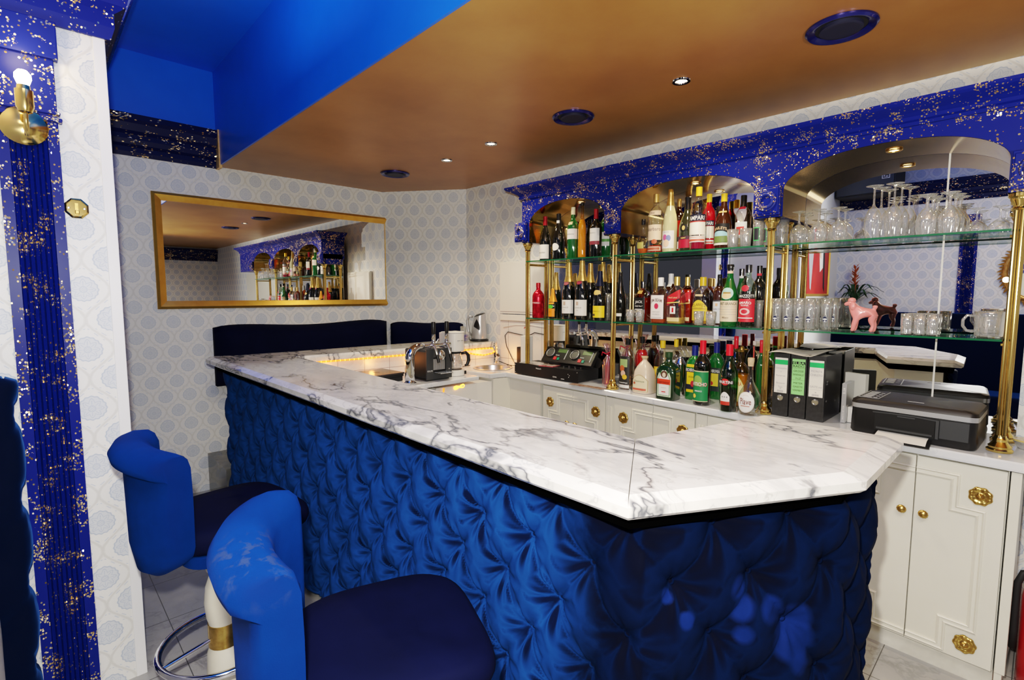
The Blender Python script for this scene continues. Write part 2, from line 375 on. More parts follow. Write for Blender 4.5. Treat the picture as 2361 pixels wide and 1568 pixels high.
# ------------------------------------------------------------------ lettering
_T = {}
def text_geo(s, bold=False):
    if s in _T: return _T[s]
    cu = bpy.data.curves.new('t', 'FONT'); cu.body = s; cu.size = 1; cu.resolution_u = 2; cu.align_x = 'CENTER'; cu.offset = .012 if bold else 0
    o = bpy.data.objects.new('t', cu); COL.objects.link(o); dg = bpy.context.evaluated_depsgraph_get(); me = bpy.data.meshes.new_from_object(o.evaluated_get(dg))
    vs = [(v.co.x, v.co.y) for v in me.vertices]; fs = [tuple(p.vertices) for p in me.polygons]
    bpy.data.objects.remove(o); bpy.data.curves.remove(cu); bpy.data.meshes.remove(me); _T[s] = (vs, fs); return _T[s]
def put_text(mb, s, size, u, v, fn, mi, rot=0, sx=1.0, arch=0, bold=True, maxw=None):
    vs, fs = text_geo(s, bold)
    if not vs: return
    w = max(x for x,_ in vs) - min(x for x,_ in vs)
    if maxw and w*size*sx > maxw: sx = maxw/(w*size)
    cr, sr = cos(rot), sin(rot); out = []
    for x, y in vs:
        X, Y = x*size*sx, (y-.35)*size
        if arch: Y -= arch * X * X
        out.append(fn(u + X*cr - Y*sr, v + X*sr + Y*cr))
    mb.add(out, [f for f in fs], mi)

# ================================================================== THE ROOM
XL, YB, ZC, YS, ZR = -4.51, 3.06, 2.538, 1.148, 3.24      # left wall, back wall, gold ceiling, soffit edge, raised ceiling
def st(o): o['kind'] = 'structure'; return o
def wall(name, a, b, z0, z1, mat, thick=.05, u0=0):
    """upright wall panel from a to b (front on the left hand side when walking a->b), with metre UVs"""
    mb = MB(); d = (Vector(b)-Vector(a)); L = d.length; n = Vector((d.y, -d.x)).normalized()*thick
    A, B = Vector(a), Vector(b); C_, D = B+n, A+n
    mb.add([(A.x,A.y,z0),(B.x,B.y,z0),(B.x,B.y,z1),(A.x,A.y,z1),(D.x,D.y,z0),(C_.x,C_.y,z0),(C_.x,C_.y,z1),(D.x,D.y,z1)],
           [(0,1,2,3),(5,4,7,6),(4,0,3,7),(1,5,6,2),(3,2,6,7),(4,5,1,0)])
    mb.uv = [(u0,z0),(u0+L,z0),(u0+L,z1),(u0,z1)]*2
    return st(mb.build(name, mat))
ZD = .224*.5 - (2.44 % .224)          # lattice phase is kept through u0
st(MB().box(XL-.2, -2.3, -.06, 3.7, YB+.2, 0).build('floor', FLOORM))
GOLDC = m_noisy('gold_brown_ceiling', (.31,.142,.038), (.43,.225,.072), 1.6, .36, .22, 6, .7, (1,1,1))
st(MB().box(XL-.1, YS, ZC, 3.6, YB+.1, ZC+.05).build('ceiling', GOLDC))
st(MB().box(XL-.1, -2.2, ZR, 3.6, YS+.1, ZR+.05).build('ceiling_raised', BLUEWALL))
st(MB().box(XL, YS-.012, ZC+.0, 3.55, YS-.001, ZR).build('trim_1', BLUEWALL))
wall('wall_left', (XL, YB+.05), (XL, -.4), 0, 2.80, WALL, u0=.005)
wall('wall_left_upper', (XL, YS+.06), (XL, -.4), 2.80, ZR, BLUEWALL)
wall('wall_diagonal', (-3.838, YB), (XL, 2.555), 0, ZC, WALL, u0=.03)
wall('wall_back', (3.5, YB), (-3.838, YB), 0, ZC, WALL, u0=.02)
wall('wall_front', (-1.7, -2.0), (3.5, -2.0), 0, ZR, WALL, u0=.02)
wall('wall_right', (3.5, -2.05), (3.5, YB+.05), 0, ZR, WALL)
wall('wall_side', (-1.7, -.13), (-1.7, -2.05), 0, ZR, pm('pale_wall_paint', (.72,.72,.70), .5), thick=.75)
# partition with the pilaster: its end faces the counter
XP = -2.46
pb = MB().box(XP-.16, -.16, 0, XP, .263, ZR)
pb.uv = [(y, z) for x, y, z in pb.v]
st(pb.build('wall_partition', WALL))
st(MB().box(XP-.165, .232, 0, XP+.004, .268, 2.49).build('trim_2', WHITEP, bevel=.002))
# stepped cornice pieces
def cornice_prof(h, d): return [(0,0),(.12*d,0),(.2*d,.10*h),(.2*d,.22*h),(.42*d,.28*h),(.5*d,.40*h),(.5*d,.52*h),(.72*d,.60*h),(.85*d,.78*h),(d,.86*h),(d,h),(0,h)]
def cornice(name, a, b, z, h, d, mat, cut=0, cut2=0):
    """profile swept from a to b, projecting to the left hand side"""
    A, B = Vector(a), Vector(b); t = (B-A).normalized(); n = Vector((-t.y, t.x)); pr = cornice_prof(h, d); mb = MB()
    r1 = [(A.x+n.x*o+t.x*o*cut, A.y+n.y*o+t.y*o*cut, z+q) for o, q in pr]; r2 = [(B.x+n.x*o+t.x*o*cut2, B.y+n.y*o+t.y*o*cut2, z+q) for o, q in pr]
    mb.rings([r1, r2]); return mb.build(name, mat)
st(cornice('trim_3', (XL, YS-.005), (XL, -.38), 2.52, .27, .09, GLITC))
st(MB().box(XL+.001, YS-.022, 2.515, XL+.096, YS-.001, 2.795).build('trim_4', m_noisy('chipped_gold_plaster', (.6,.33,.08), (.85,.6,.3), 30, .4, .3)))
st(cornice('trim_5', (XP, .266), (XP, -.16), 2.485, .42, .11, GLIT, -1.45))
st(cornice('trim_6', (XL+.12, .267), (XP-.002, .267), 2.487, .418, .158, GLITC2, 0, .66))
st(MB().box(XL+.1, .10, 2.50, XP-.165, .266, ZR).build('wall_header', BLUEWALL))
st(cornice('trim_7', (-1.7, -2.0), (3.45, -2.0), 2.66, .26, .09, GLITC2))
st(cornice('trim_8', (3.5, -1.9), (3.5, YB), 2.26, .25, .09, GLITC))
# pilasters with flutes
def pilaster(name, M, w, zt, label):
    r = root(name, label, 'pilaster')
    mb = MB(); nf = 7; x0 = -w/2; pts = [(x0, 0), (x0, .022)]
    fw = w*.62/nf; s0 = -w*.31
    for k in range(nf):
        a = s0 + k*fw; pts += [(a, .022), (a+fw*.18, .012), (a+fw*.5, .008), (a+fw*.82, .012)]
    pts += [(-s0, .022), (w/2, .022), (w/2, 0)]
    rg = [[(p[0], p[1], z) for p in pts] for z in (.01, zt)]
    mb.rings(rg); mb.xf(M).build('fluted_shaft', GLITD, r)
    cp = MB().box(-w/2, 0, zt, w/2, .024, 2.485).box(-w/2-.012, 0, zt+.02, w/2+.012, .036, zt+.034).box(-w/2-.008, 0, zt+.045, w/2+.008, .032, zt+.055).box(-w/2-.012, 0, 2.36, w/2+.02, .04, 2.485)
    cp.xf(M).build('capital', GLIT, r, bevel=.003)
    return r
pilaster('fluted_pilaster', Matrix.Translation((XP, .040, 0)) @ Matrix.Rotation(radians(-90), 4, 'Z'), .158, 2.13, 'blue fluted pilaster with gold flakes behind the lit brass wall lamp')
pilaster('fluted_pilaster', Matrix.Translation((-.378, -2.0, 0)), .157, 2.4, 'blue fluted pilaster with gold flakes reflected in the shelf mirror')

# ---- left wall: gold framed mirror
r = root('wall_mirror', 'wide gold framed mirror hanging on the left wallpapered wall', 'mirror', (XL, 1.66, 1.868))
hw, hh = .965, .425
fp = [(-hw,-hh),(hw,-hh),(hw,hh),(-hw,hh)]
mb = MB(); sweep_flat(mb, fp, [(0,0),(0,.022),(.018,.034),(.030,.030),(.058,.020),(.060,.006)], lambda u,v,h: (h, u, v), True)
mb.build('frame', GOLDF, r)
MB().box(.004, -hw+.05, -hh+.05, .010, hw-.05, hh-.05).build('mirror_glass', MIRR, r)

# ---- upholstered bench backs on the left and diagonal wall
def cushion(name, L, H, D, mat, parent=None, puff=.02, nx=24, nz=10, wav=.012):
    mb = MB(); ny = 4; g = {}
    def pos(i, k, f):
        u = i/nx; w = k/nz; e = (1-(2*u-1)**8)**.5*(1-(2*w-1)**6)**.5
        top = wav*sin(u*7.3+1)*w + (-.02*(abs(2*u-1)**10)*w)
        return (u*L, -(D*.35 + (D*.65+puff)*e*f) if f else 0, w*H + top)
    v = []; f = []
    for s_ in (1, 0):
        for k in range(nz+1):
            for i in range(nx+1): v.append(pos(i,k,s_))
    N = (nx+1)*(nz+1)
    for k in range(nz):
        for i in range(nx):
            a = k*(nx+1)+i; f.append((a,a+1,a+nx+2,a+nx+1)); f.append((N+a,N+a+nx+1,N+a+nx+2,N+a+1))
    for i in range(nx):
        f.append((i, N+i, N+i+1, i+1)); a = nz*(nx+1)+i; f.append((a, a+1, N+a+1, N+a))
    for k in range(nz):
        a = k*(nx+1); f.append((a, a+nx+1, N+a+nx+1, N+a)); a += nx; f.append((a, N+a, N+a+nx+1, a+nx+1))
    mb.add(v, f); return mb.build(name, mat, parent, smooth='all')
o = cushion('upholstered_bench', 1.50, .47, .15, NAVY); o.location = (XL+.002, 1.045, .83); o.rotation_euler = (0,0,radians(90))
tag(o, 'long dark navy upholstered backrest under the gold framed mirror', 'backrest')
# rotate so that local +x runs along +y and local -y points into the room (+x)
o = cushion('upholstered_bench', .72, .45, .13, NAVY, wav=.006); dv = Vector((.672,.505)).normalized()
o.location = (XL+.07+dv.y*.002, 2.60-dv.x*.002, .83); o.rotation_euler = (0,0,atan2(.505,.672))
tag(o, 'short dark navy upholstered backrest on the diagonal wall behind the beer tap', 'backrest')
o = MB().box(XL+.005, .965, 0, -3.98, 2.45, .30).build('bench_base', GREYM, bevel=.004); tag(o, 'dark grey stone bench base at the far end of the tufted bar', 'bench base')

# ---- banquettes: near left one and the one seen in the mirror
def tuft(path, z0, z1, D, hstep, zref, s_ref, A=.035, step=.008, bulge=0, seedk=0):
    """deep buttoned upholstery along a plan polyline; returns mesh builder and button frames"""
    P_ = [Vector(p) for p in path]; L = [0]
    for i in range(1, len(P_)): L.append(L[-1] + (P_[i]-P_[i-1]).length)
    nrm = []
    for i in range(len(P_)-1):
        d = (P_[i+1]-P_[i]).normalized(); nrm.append(Vector((d.y, -d.x)))
    def frame(s):
        s = min(max(s, 0), L[-1]-1e-6); i = max(k for k in range(len(L)-1) if L[k] <= s)
        p = P_[i] + (P_[i+1]-P_[i]).normalized()*(s-L[i]); n = nrm[i].copy(); R = .05
        if i > 0 and s-L[i] < R: n = (nrm[i-1]*(.5-(s-L[i])/(2*R)) + nrm[i]*(.5+(s-L[i])/(2*R))).normalized()
        if i < len(nrm)-1 and L[i+1]-s < R: n = (nrm[i+1]*(.5-(L[i+1]-s)/(2*R)) + nrm[i]*(.5+(L[i+1]-s)/(2*R))).normalized()
        return p, n
    rr = random.Random(3+seedk); wr = {}
    def height(s, z):
        a = (s-s_ref)/D; b = (z-zref)/(2*hstep); p = a+b; q = a-b
        sp, sq = abs(sin(pi*p)), abs(sin(pi*q))
        pi_, qi = round(p), round(q); a0 = (pi_+qi)/2; b0 = (pi_-qi)/2
        ds, dz = s-(s_ref+a0*D), z-(zref+b0*2*hstep); db = sqrt(ds*ds+dz*dz); th = atan2(dz, ds)
        key = (pi_, qi); dk = 1 if s < s_ref-.12 else .4
        if key not in wr: wr[key] = (rr.random()*6.28, rr.random()*6.28, rr.uniform(.7,1.3))
        w1, w2, w3 = wr[key]
        pil = (sp*sq)**.62
        pit = 1-exp(-(db/.040)**1.3)
        fold = dk*(cos(8*th+w1)*.6 + cos(13*th+w2)*.4)*exp(-((db-.045)/.040)**2)*.0075*w3*(.55+.45*abs(sin(th)))
        sag = .25*abs(sin(th))*exp(-db/.07)*.016*(1+cos(10*th+w2))
        return A*(.38*pil + .62*pit) + fold + sag
    mb = MB(); ns = max(2, int(L[-1]/step)); nz = max(2, int((z1-z0)/step)); v = []
    for k in range(nz+1):
        z = z0+(z1-z0)*k/nz; e = min(1, (z-z0)/.03, (z1-z)/.02); e = max(e, 0)**.5
        for i in range(ns+1):
            s = L[-1]*i/ns; p, n = frame(s); h = height(s, z)*e; v.append((p.x+n.x*h, p.y+n.y*h, z))
    f = [(k*(ns+1)+i, k*(ns+1)+i+1, (k+1)*(ns+1)+i+1, (k+1)*(ns+1)+i) for k in range(nz) for i in range(ns)]
    mb.add(v, f); bt = []
    for j in range(-14, 14):
        z = zref + j*hstep
        if not (z0+.02 < z < z1-.01): continue
        for i in range(-60, 60):
            s = s_ref + (i + (.5 if j % 2 else 0))*D
            if .01 < s < L[-1]-.01: p, n = frame(s); bt.append((p+n*.004, n, z))
    return mb, bt
def buttons(bt, parent, mat, r=.011):
    base = MB().lathe([(r*.7,-.004),(r,0),(r*.8,.004),(r*.3,.006)], 10)
    first = None
    for p, n, z in bt[:100]:
        if first is None: first = base.build('button', mat, parent, smooth='all'); o = first
        else: o = first.copy(); COL.objects.link(o)
        o.location = (p.x, p.y, z); o.rotation_euler = (radians(90), 0, atan2(n.y, n.x)+radians(90))
r = root('banquette', 'dark blue tufted banquette back at the left edge beside the fluted pilaster', 'banquette')
mb, bt = tuft([(XP+.07,-.8),(XP+.07,-.070),(XP+.005,-.070)], .12, 1.27, .26, .15, 1.14, .0, A=.035, step=.014)
mb.build('tufted_back', VELB, r, smooth='all'); buttons(bt, r, VELB)
MB().box(XP+.001,-.8,.02,XP+.068,-.075,1.275).build('backrest_frame', VELB, r, bevel=.01)
r = root('banquette', 'long dark blue banquette against the opposite wall, seen in the shelf mirror', 'banquette')
MB().box(-1.69,-1.970,.42,3.4,-1.82,1.33).build('backrest', VELB, r, bevel=.02)
MB().box(-1.69,-1.82,.1,3.4,-1.35,.46).build('seat', VELB, r, bevel=.03)

# ================================================================== THE BAR
ZT = 1.13
A0,A1,A2,A3 = (-3.90,.853),(-.564,.865),(-.264,1.399),(-.264,1.843)
B3,B1,B0 = (-.659,1.862),(-.809,1.271),(-3.498,1.311)
def slab(name, poly, ds, label, z1=ZT, th=.045, mat=MARB, cat='bar top', hgt=.016):
    mb = MB(); low = inset(poly, [d*.25 for d in ds]); top = inset(poly, ds); n = len(poly)
    rings = [[(x,y,z1-th) for x,y in low], [(x,y,z1-th+.008) for x,y in poly], [(x,y,z1-hgt) for x,y in poly], [(x,y,z1) for x,y in top]]
    mb.rings(rings); o = mb.build(name, mat); return tag(o, label, cat)
slab('bar_counter', [A0,A1,B1,B0,(-3.865,1.0),(-3.915,.90)], [.030,.001,.008,.001,0,.01], 'long grey veined white marble bar top over the blue tufted front')
slab('bar_counter', [A1,A2,A3,B3,B1], [.030,.045,.02,.010,.001], 'short angled white marble bar top at the near right end of the bar')
slab('bar_counter', [(-3.868,1.0),B0,(-3.392,2.86),(-3.40,YB-.012),(-3.83,YB-.013),(-3.80,2.95)], [.001,.008,.004,0,0,.02], 'far marble ledge of the bar running back towards the kettle')
r = root('tufted_bar', 'bar body upholstered in deep buttoned blue velvet under the marble top', 'bar')
pth = [(-3.885,1.30),(-3.885,1.0),(-.61,1.0),(-.350,1.44),(-.350,1.78)]
sref = .30 + (3.885-.643)
mb, bt = tuft(pth, .02, 1.040, .209, .1375, 1.014, sref, A=.055, step=.0062)
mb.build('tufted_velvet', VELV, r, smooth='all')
bt.sort(key=lambda b: (b[0]-Vector((0,0))).length); buttons(bt, r, VELV, .010)
out = [(-3.875,1.012),(-.62,1.012),(-.362,1.445),(-.362,1.77)]
MB().prism(out+[(-.62,1.77),(-.77,1.24),(-3.47,1.24),(-3.875,1.26)], .0, 1.042).build('carcass', CREAM, r)
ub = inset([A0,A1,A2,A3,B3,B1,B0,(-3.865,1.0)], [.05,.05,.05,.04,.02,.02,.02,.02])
MB().prism(ub, 1.043, ZT-.047).build('underboard', pm('underboard_shadow_black', (.0008,.0008,.0008), 1, spec=0), r)  # recessed board painted near black as the shadow strip under the marble
# tiled upstand below the far ledge and the ledge's support
tx = lambda y: -3.53 + .0875*(y-1.31)
mb = MB(); a, b = (tx(1.31),1.31), (tx(3.0),3.0)
mb.prism([(a[0]-.10,a[1]),(a[0],a[1]),(b[0],b[1]),(b[0]-.10,b[1])], .6, ZT-.05); mb.uv = [(y,z) for x,y,z in mb.v]
st(mb.build('wall_upstand', TILE))
# back splash tiles on the back wall, left of the shelves
mb = MB().box(-3.345, YB-.016, .93, -2.74, YB-.003, 1.33); mb.uv = [(x+.04,z) for x,y,z in mb.v]
st(mb.build('trim_9', TILE))

# ---- work slab for the coffee machines, sink worktop, back worktop
slab('work_slab', [(-2.905,1.30),(-2.935,2.45),(-3.425,2.45),(-3.52,1.30)], [.006,.006,0,0], 'lower marble work slab carrying the two coffee makers', .935, .030, MARB2, 'worktop', .006)
def wt(x): return 2.592-.04*x
bk = lambda x: YB-.012
wtop = slab('marble_worktop', [(-2.925,wt(-2.92)+.01),(.60,wt(.6)),(.60,bk(0)),(-3.40,bk(0)),(-3.43,2.53),(-2.945,2.575)], [.006,0,0,0,.006,.006], 'long back worktop of pale grey marble below the brass shelves', .935, .036, MARB2, 'worktop', .006)
# ---- sink
def punch(o, c, R, z0, z1):
    k = MB().lathe([(R,z0),(R,z1)], 48, c=c).build('cutter', STEEL); m = o.modifiers.new('b', 'BOOLEAN'); m.object = k; m.operation = 'DIFFERENCE'; m.solver = 'EXACT'
    bpy.context.view_layer.update(); me = bpy.data.meshes.new_from_object(o.evaluated_get(bpy.context.evaluated_depsgraph_get())); o.modifiers.clear(); o.data = me; bpy.data.objects.remove(k)
punch(wtop, (-3.185,2.81), .150, .85, 1.0)
r = root('corner_sink', 'round stainless steel sink basin in the corner of the worktop', 'sink', (-3.185, 2.81, .936))
mb = MB().lathe([(.166,.0005),(.166,.003),(.150,.004),(.146,.001),(.141,-.03),(.132,-.085),(.105,-.115),(.03,-.122),(.002,-.122)], 48, caps=False)
mb.build('basin', STEEL, r, smooth=True)
MB().lathe([(.028,-.1215),(.024,-.118),(.004,-.119)], 20).build('drain', CHROME, r, smooth=True)
r = root('mixer_tap', 'chrome two handled mixer tap with a hooked spout behind the sink', 'tap', (-3.345, 3.0, .936))
MB().lathe([(.024,0),(.024,.012),(.016,.02),(.014,.05),(.012,.06)], 20).build('tap_base', CHROME, r, smooth=True)
pts = [(0,0,.05),(0,0,.13)] + [(.0+.045*(1-cos(t)), -.055*(1-cos(t)), .15+.055*sin(t)) for t in [i*pi/8 for i in range(0,9)]] + [(.09,-.11,.135)]
MB().tube(pts, .009, 12).build('spout', CHROME, r, smooth=True)
for sg in (-1, 1):
    mb = MB().tube([(0,0,.03),(sg*.028,-sg*.02,.045),(sg*.05,-sg*.03,.07)], .009, 10); mb.tube([(sg*.045,-sg*.028,.063),(sg*.068,-sg*.042,.088)], [.014,.018], 8)
    mb.build('handle', CHROME, r, smooth=True)

# ---- base cabinets (fronts turned a little, as surveyed)
ANG = atan2(-.04, 1)
def cabloc(x): return (x, 2.613-.04*x, 0)
MOUL = [(-.014,0),(-.014,.006),(-.009,.009),(-.005,.004),(.004,.004),(.009,.009),(.014,.006),(.014,0)]
def rosette_mb(R=.036, dep=.018, seed=0):
    rr = random.Random(seed); mb = MB(); n = 48; v = []; prof = [(1,0),(.97,.35),(.80,.55),(.62,.38),(.46,.22),(.30,.30),(.24,.62),(.15,.75),(.08,.95),(.01,1)]
    rings = []
    for f_, h in prof:
        ring = []
        for i in range(n):
            a = 2*pi*i/n; lob = (1+.05*cos(8*a)) if f_ > .7 else 1; dd = h*dep*(1-.18*abs(sin(4*a))*(f_ > .3))
            ring.append((R*f_*lob*cos(a), -dd, R*f_*lob*sin(a)))
        rings.append(ring)
    mb.rings(rings[::-1]); return mb
ROS = rosette_mb().build('rosette', BRASSD, smooth='all', angle=50); COL.objects.unlink(ROS)
km = MB(); rs_ = []
for f_, d in [(.006,0),(.006,.012),(.0155,.016),(.017,.022),(.013,.029),(.004,.033)]:
    rs_.append([(f_*(1+.05*cos(12*2*pi*i/36))*cos(2*pi*i/36), -d, f_*(1+.05*cos(12*2*pi*i/36))*sin(2*pi*i/36)) for i in range(36)])
km.rings(rs_[::-1]); KNOB = km.build('knob', BRASSD, smooth=True); COL.objects.unlink(KNOB)
def cabinet(x0, x1, xs, label, vis=True):
    r = root('base_cabinet', label, 'cabinet', cabloc(x0), ANG, 'cream base cabinets under the back worktop'); W = x1-x0; m = xs-x0
    MB().box(.0,.022,.09,W,.32,.895).build('carcass', CREAM, r)
    MB().box(.0,.04,0,W,.30,.088).build('plinth', m_noisy('worn_cream_paint', (.55,.53,.46), (.75,.73,.66), 7, .6), r)
    for sd, a, b in ((-1, .003, m-.002), (1, m+.002, W-.003)):
        d = MB().box(a,0,.094,b,.02,.888).build('door', CREAM, r, bevel=.0015)
        w = b-a; ed = b if sd < 0 else a
        f = lambda u: ed + sd*u
        pt = [(.0,.83),(w*.46,.83),(w*.46,.705),(w*.76,.705),(w*.76,.235),(w*.42,.235),(w*.42,.118),(0,.118)]
        pt = [(f(u), v) for u, v in pt]
        mm = MB(); sweep_flat(mm, pt, MOUL, lambda u,v,h: (u,-h,v)); mm.build('moulding', CREAM, d)
        for (u, z) in ((w*.74,.775),(w*.70,.165)):
            q = ROS.copy(); COL.objects.link(q); q.parent = d; q.location = (f(u), -.001, z); q.rotation_euler = (0, random.random()*3, 0)
        k = KNOB.copy(); COL.objects.link(k); k.parent = d; k.location = (f(.034), -.001, .655)
    return r
def stile(x0, x1, label):
    r = MB(); W = x1-x0; r.box(0,.006,.0,W,.30,.888)
    for k in (.35, .65): r.box(W*k-.007,0,.14,W*k+.007,.007,.83)
    o = r.build('cabinet_stile', CREAM, bevel=.002); o.location = cabloc(x0); o.rotation_euler = (0,0,ANG)
    return tag(o, label, 'cabinet stile')
cabinet(-2.52,-1.945,-2.225, 'cream base cabinet below the black disc player, leftmost of the row')
cabinet(-1.875,-1.315,-1.585, 'cream base cabinet below the stag bottle and the red capped bottles')
cabinet(-1.245,-.685,-.965, 'cream base cabinet below the ring binders, mostly hidden by the angled bar top')
cabinet(-.615,-.055,-.329, 'cream base cabinet below the printer at the right end of the row')
stile(-1.943,-1.877, 'narrow cream stile with two raised strips right of the leftmost base cabinet')
stile(-1.313,-1.247, 'narrow cream stile right of the cabinet under the red capped bottles')
stile(-.683,-.617, 'narrow cream stile left of the cabinet under the printer')
o = MB().box(0,.0,.06,.022,.30,.893).box(-.0,-.004,.10,.03,.02,.893).build('cabinet_side_panel', CREAM, bevel=.002); o.location = cabloc(-.050); o.rotation_euler = (0,0,ANG)
tag(o, 'cream end panel closing the row of cabinets at the right', 'panel')
o = MB().prism([(-2.945,2.605),(-2.905,2.745),(-2.56,2.73),(-2.54,2.715),(-2.54,2.99),(-3.3,2.99),(-3.3,2.62)], .0, .895).build('sink_cabinet', CREAM); punch(o, (-3.185,2.81), .152, .70, 1.0)
tag(o, 'plain cream corner cabinet under the steel sink', 'cabinet')
# plain fronts at the far side below the coffee slab
r = root('service_cabinet', 'plain pale cabinet below the coffee slab behind the bar', 'cabinet')
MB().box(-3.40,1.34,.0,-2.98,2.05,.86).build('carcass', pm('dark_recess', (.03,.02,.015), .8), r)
MB().prism([(-3.0,2.10),(-2.96,2.60),(-3.3,2.60),(-3.34,2.10)], 0, .875).build('side_panel', WHITEPL, r)
# wainscot on the wall right of the cabinets
mb = MB().box(.02, YB-.02, .10, 1.4, YB-.004, .86); mb.box(.02, YB-.05, .0, 1.4, YB-.02, .1)
st(mb.build('baseboard_back', WHITEP))
mb = MB().box(-.03, YB-.014, .97, 1.5, YB-.002, 1.93); st(mb.build('trim_10', CREAM))

# ================================================================== BRASS SHELVES, MIRROR, CANOPY
PX = [-2.705,-1.925,-.98,-.092]; YF, YR = 2.74, 2.945
my = lambda x: 2.98+.03*(x+2.7)
r = root('brass_shelf_frame', 'polished brass frame of fluted posts carrying the glass shelves above the back worktop', 'shelf frame')
def fluted(rad, n=48, fl=12):
    return [(rad*(1-.20*(0.5+.5*cos(fl*2*pi*i/n)))*cos(2*pi*i/n), rad*(1-.20*(.5+.5*cos(fl*2*pi*i/n)))*sin(2*pi*i/n)) for i in range(n)]
mb = MB(); ring = fluted(.0165); mb.rings([[(x,y,z) for x,y in ring] for z in (.97, 1.895)])
pole = mb.build('post', BRASS, r, smooth=True, angle=60); COL.objects.unlink(pole)
mb = MB(); mb.rings([[(x,y,z) for x,y in ring] for z in (1.026, 1.895)]); spole = mb.build('post', BRASS, r, smooth=True, angle=60); COL.objects.unlink(spole)
capm = MB().lathe([(.017,1.868),(.024,1.873),(.020,1.880),(.022,1.890),(.030,1.905),(.031,1.912),(.037,1.918),(.037,1.930),(.004,1.930)], 28, caps=False).build('post_capital', BRASS, None, smooth=True, angle=35); COL.objects.unlink(capm)
basem = MB().lathe([(.004,.9362),(.040,.9362),(.041,.944),(.034,.950),(.036,.957),(.028,.966),(.022,.975),(.024,.985),(.019,.992),(.017,1.0)], 28, caps=False).build('post_foot', BRASS, None, smooth=True, angle=35); COL.objects.unlink(basem)
for i, x in enumerate(PX):
    for y in (YF, YR):
        p = (pole if i else spole).copy(); COL.objects.link(p); p.parent = r; p.location = (x,y,0)
        for q in ((capm, basem) if i else (capm,)): c = q.copy(); COL.objects.link(c); c.parent = p
    for z in (1.355, 1.772):
        mb = MB().tube([(x,YF+.012,z),(x,YR-.012,z)], .009, 12); mb.build('crossbar', BRASS, r, smooth=True)
        MB().tube([(x-.0165,YF,z),(x-.022,YF,z)], .005, 8).build('screw', BRASSD, r)
def gshelf(x0, x1, z, label):
    mb = MB(); y0, y1 = YF-.035, YR+.03
    mb.add([(x0,y0,z),(x1,y0,z),(x1,y1,z),(x0,y1,z)], [(0,1,2,3)], 0); mb.add([(x0,y0,z-.008),(x1,y0,z-.008),(x1,y1,z-.008),(x0,y1,z-.008)], [(3,2,1,0)], 0)
    mb.add([(x0,y0,z-.008),(x1,y0,z-.008),(x1,y0,z),(x0,y0,z)], [(0,1,2,3)], 1); mb.add([(x0,y1,z-.008),(x1,y1,z-.008),(x1,y1,z),(x0,y1,z)], [(3,2,1,0)], 1)
    mb.add([(x0,y0,z-.008),(x0,y1,z-.008),(x0,y1,z),(x0,y0,z)], [(3,2,1,0)], 1); mb.add([(x1,y0,z-.008),(x1,y1,z-.008),(x1,y1,z),(x1,y0,z)], [(0,1,2,3)], 1)
    return tag(mb.build('glass_shelf', [SHELFG, EDGEG]), label, 'glass shelf')
ZU, ZL, ZW = 1.798, 1.377, .936
for z, w in ((ZU,'upper'),(ZL,'lower')):
    gshelf(PX[0]+.018, PX[1]-.018, z, w+' glass shelf in the left bay holding '+('wine bottles' if w=='upper' else 'champagne bottles'))
    gshelf(PX[1]+.018, PX[2]-.018, z, w+' glass shelf in the middle bay holding '+('aperitif bottles' if w=='upper' else 'whisky bottles'))
    gshelf(PX[2]+.018, PX[3]-.018, z, w+' glass shelf in the right bay holding '+('upturned stemware' if w=='upper' else 'beer glasses and a pink poodle'))
for x0, x1, lb in ((-2.71,-.345,'large back mirror behind the bottles on the shelves'),(-.341,-.055,'narrow back mirror panel at the right behind the stemware')):
    mb = MB(); mb.prism([(x0,my(x0)),(x1,my(x1)),(x1,my(x1)+.004),(x0,my(x0)+.004)], .936, 2.20); tag(mb.build('back_mirror', MIRR), lb, 'mirror')
o = MB().prism([(-.3465,my(-.343)-.002),(-.3395,my(-.343)-.002),(-.3395,my(-.343)+.003),(-.3465,my(-.343)+.003)], .94, 2.19).build('mirror_joint_strip', WHITEPL)
tag(o, 'thin white joint strip between the two back mirrors', 'strip')

# canopy with three arches
r = root('arched_canopy', 'blue arched canopy with gold flakes and brass lined arches above the shelves', 'canopy')
XA = [(-2.648,-1.982),(-1.852,-1.052),(-.918,-.128)]; X0C, X1C, YC = -2.725, .60, 2.70
def bottom(x):
    for a, b in XA:
        if a < x < b:
            t = (x-(a+b)/2)/((b-a)/2); return 2.062 + .135*max(0, 1-abs(t)**2.3)**.55
    return 1.932
xs = set([X0C, X1C]);
for a, b in XA:
    for k in range(41): xs.add(a+(b-a)*(.5-.5*cos(pi*k/40)))
xs = sorted(xs); v = []; f = []
for x in xs: pass
mb = MB(); px_ = None
cols = []
for x in xs:
    edge = [ab for ab in XA if abs(x-ab[0]) < 1e-6 or abs(x-ab[1]) < 1e-6]
    if edge:
        isl = abs(x-edge[0][0]) < 1e-6
        cols += [(x,1.932),(x,2.062)] if isl else [(x,2.062),(x,1.932)]
    else: cols.append((x, bottom(x)))
for (xa, za), (xb, zb) in zip(cols, cols[1:]):
    if xb-xa < 1e-6: continue
    mb.add([(xa,YC,za),(xb,YC,zb),(xb,YC,2.25),(xa,YC,2.25)], [(0,1,2,3)])
mb.box(X0C, YC+.001, 2.0, X0C+.005, YB-.06, 2.25)      # left cheek
mb.box(X0C, YC+.001, 1.932, X0C+.072, my(X0C)-.004, 2.06)
mb.box(X0C, YC+.001, 2.245, X1C, YB-.06, 2.255)
for a, b in ((-1.978,-1.856),(-1.048,-.922),(-.124,X1C)): mb.box(a, YC+.001, 1.933, b, my(a)-.004, 1.945)
mb.build('fascia', GLIT, r)
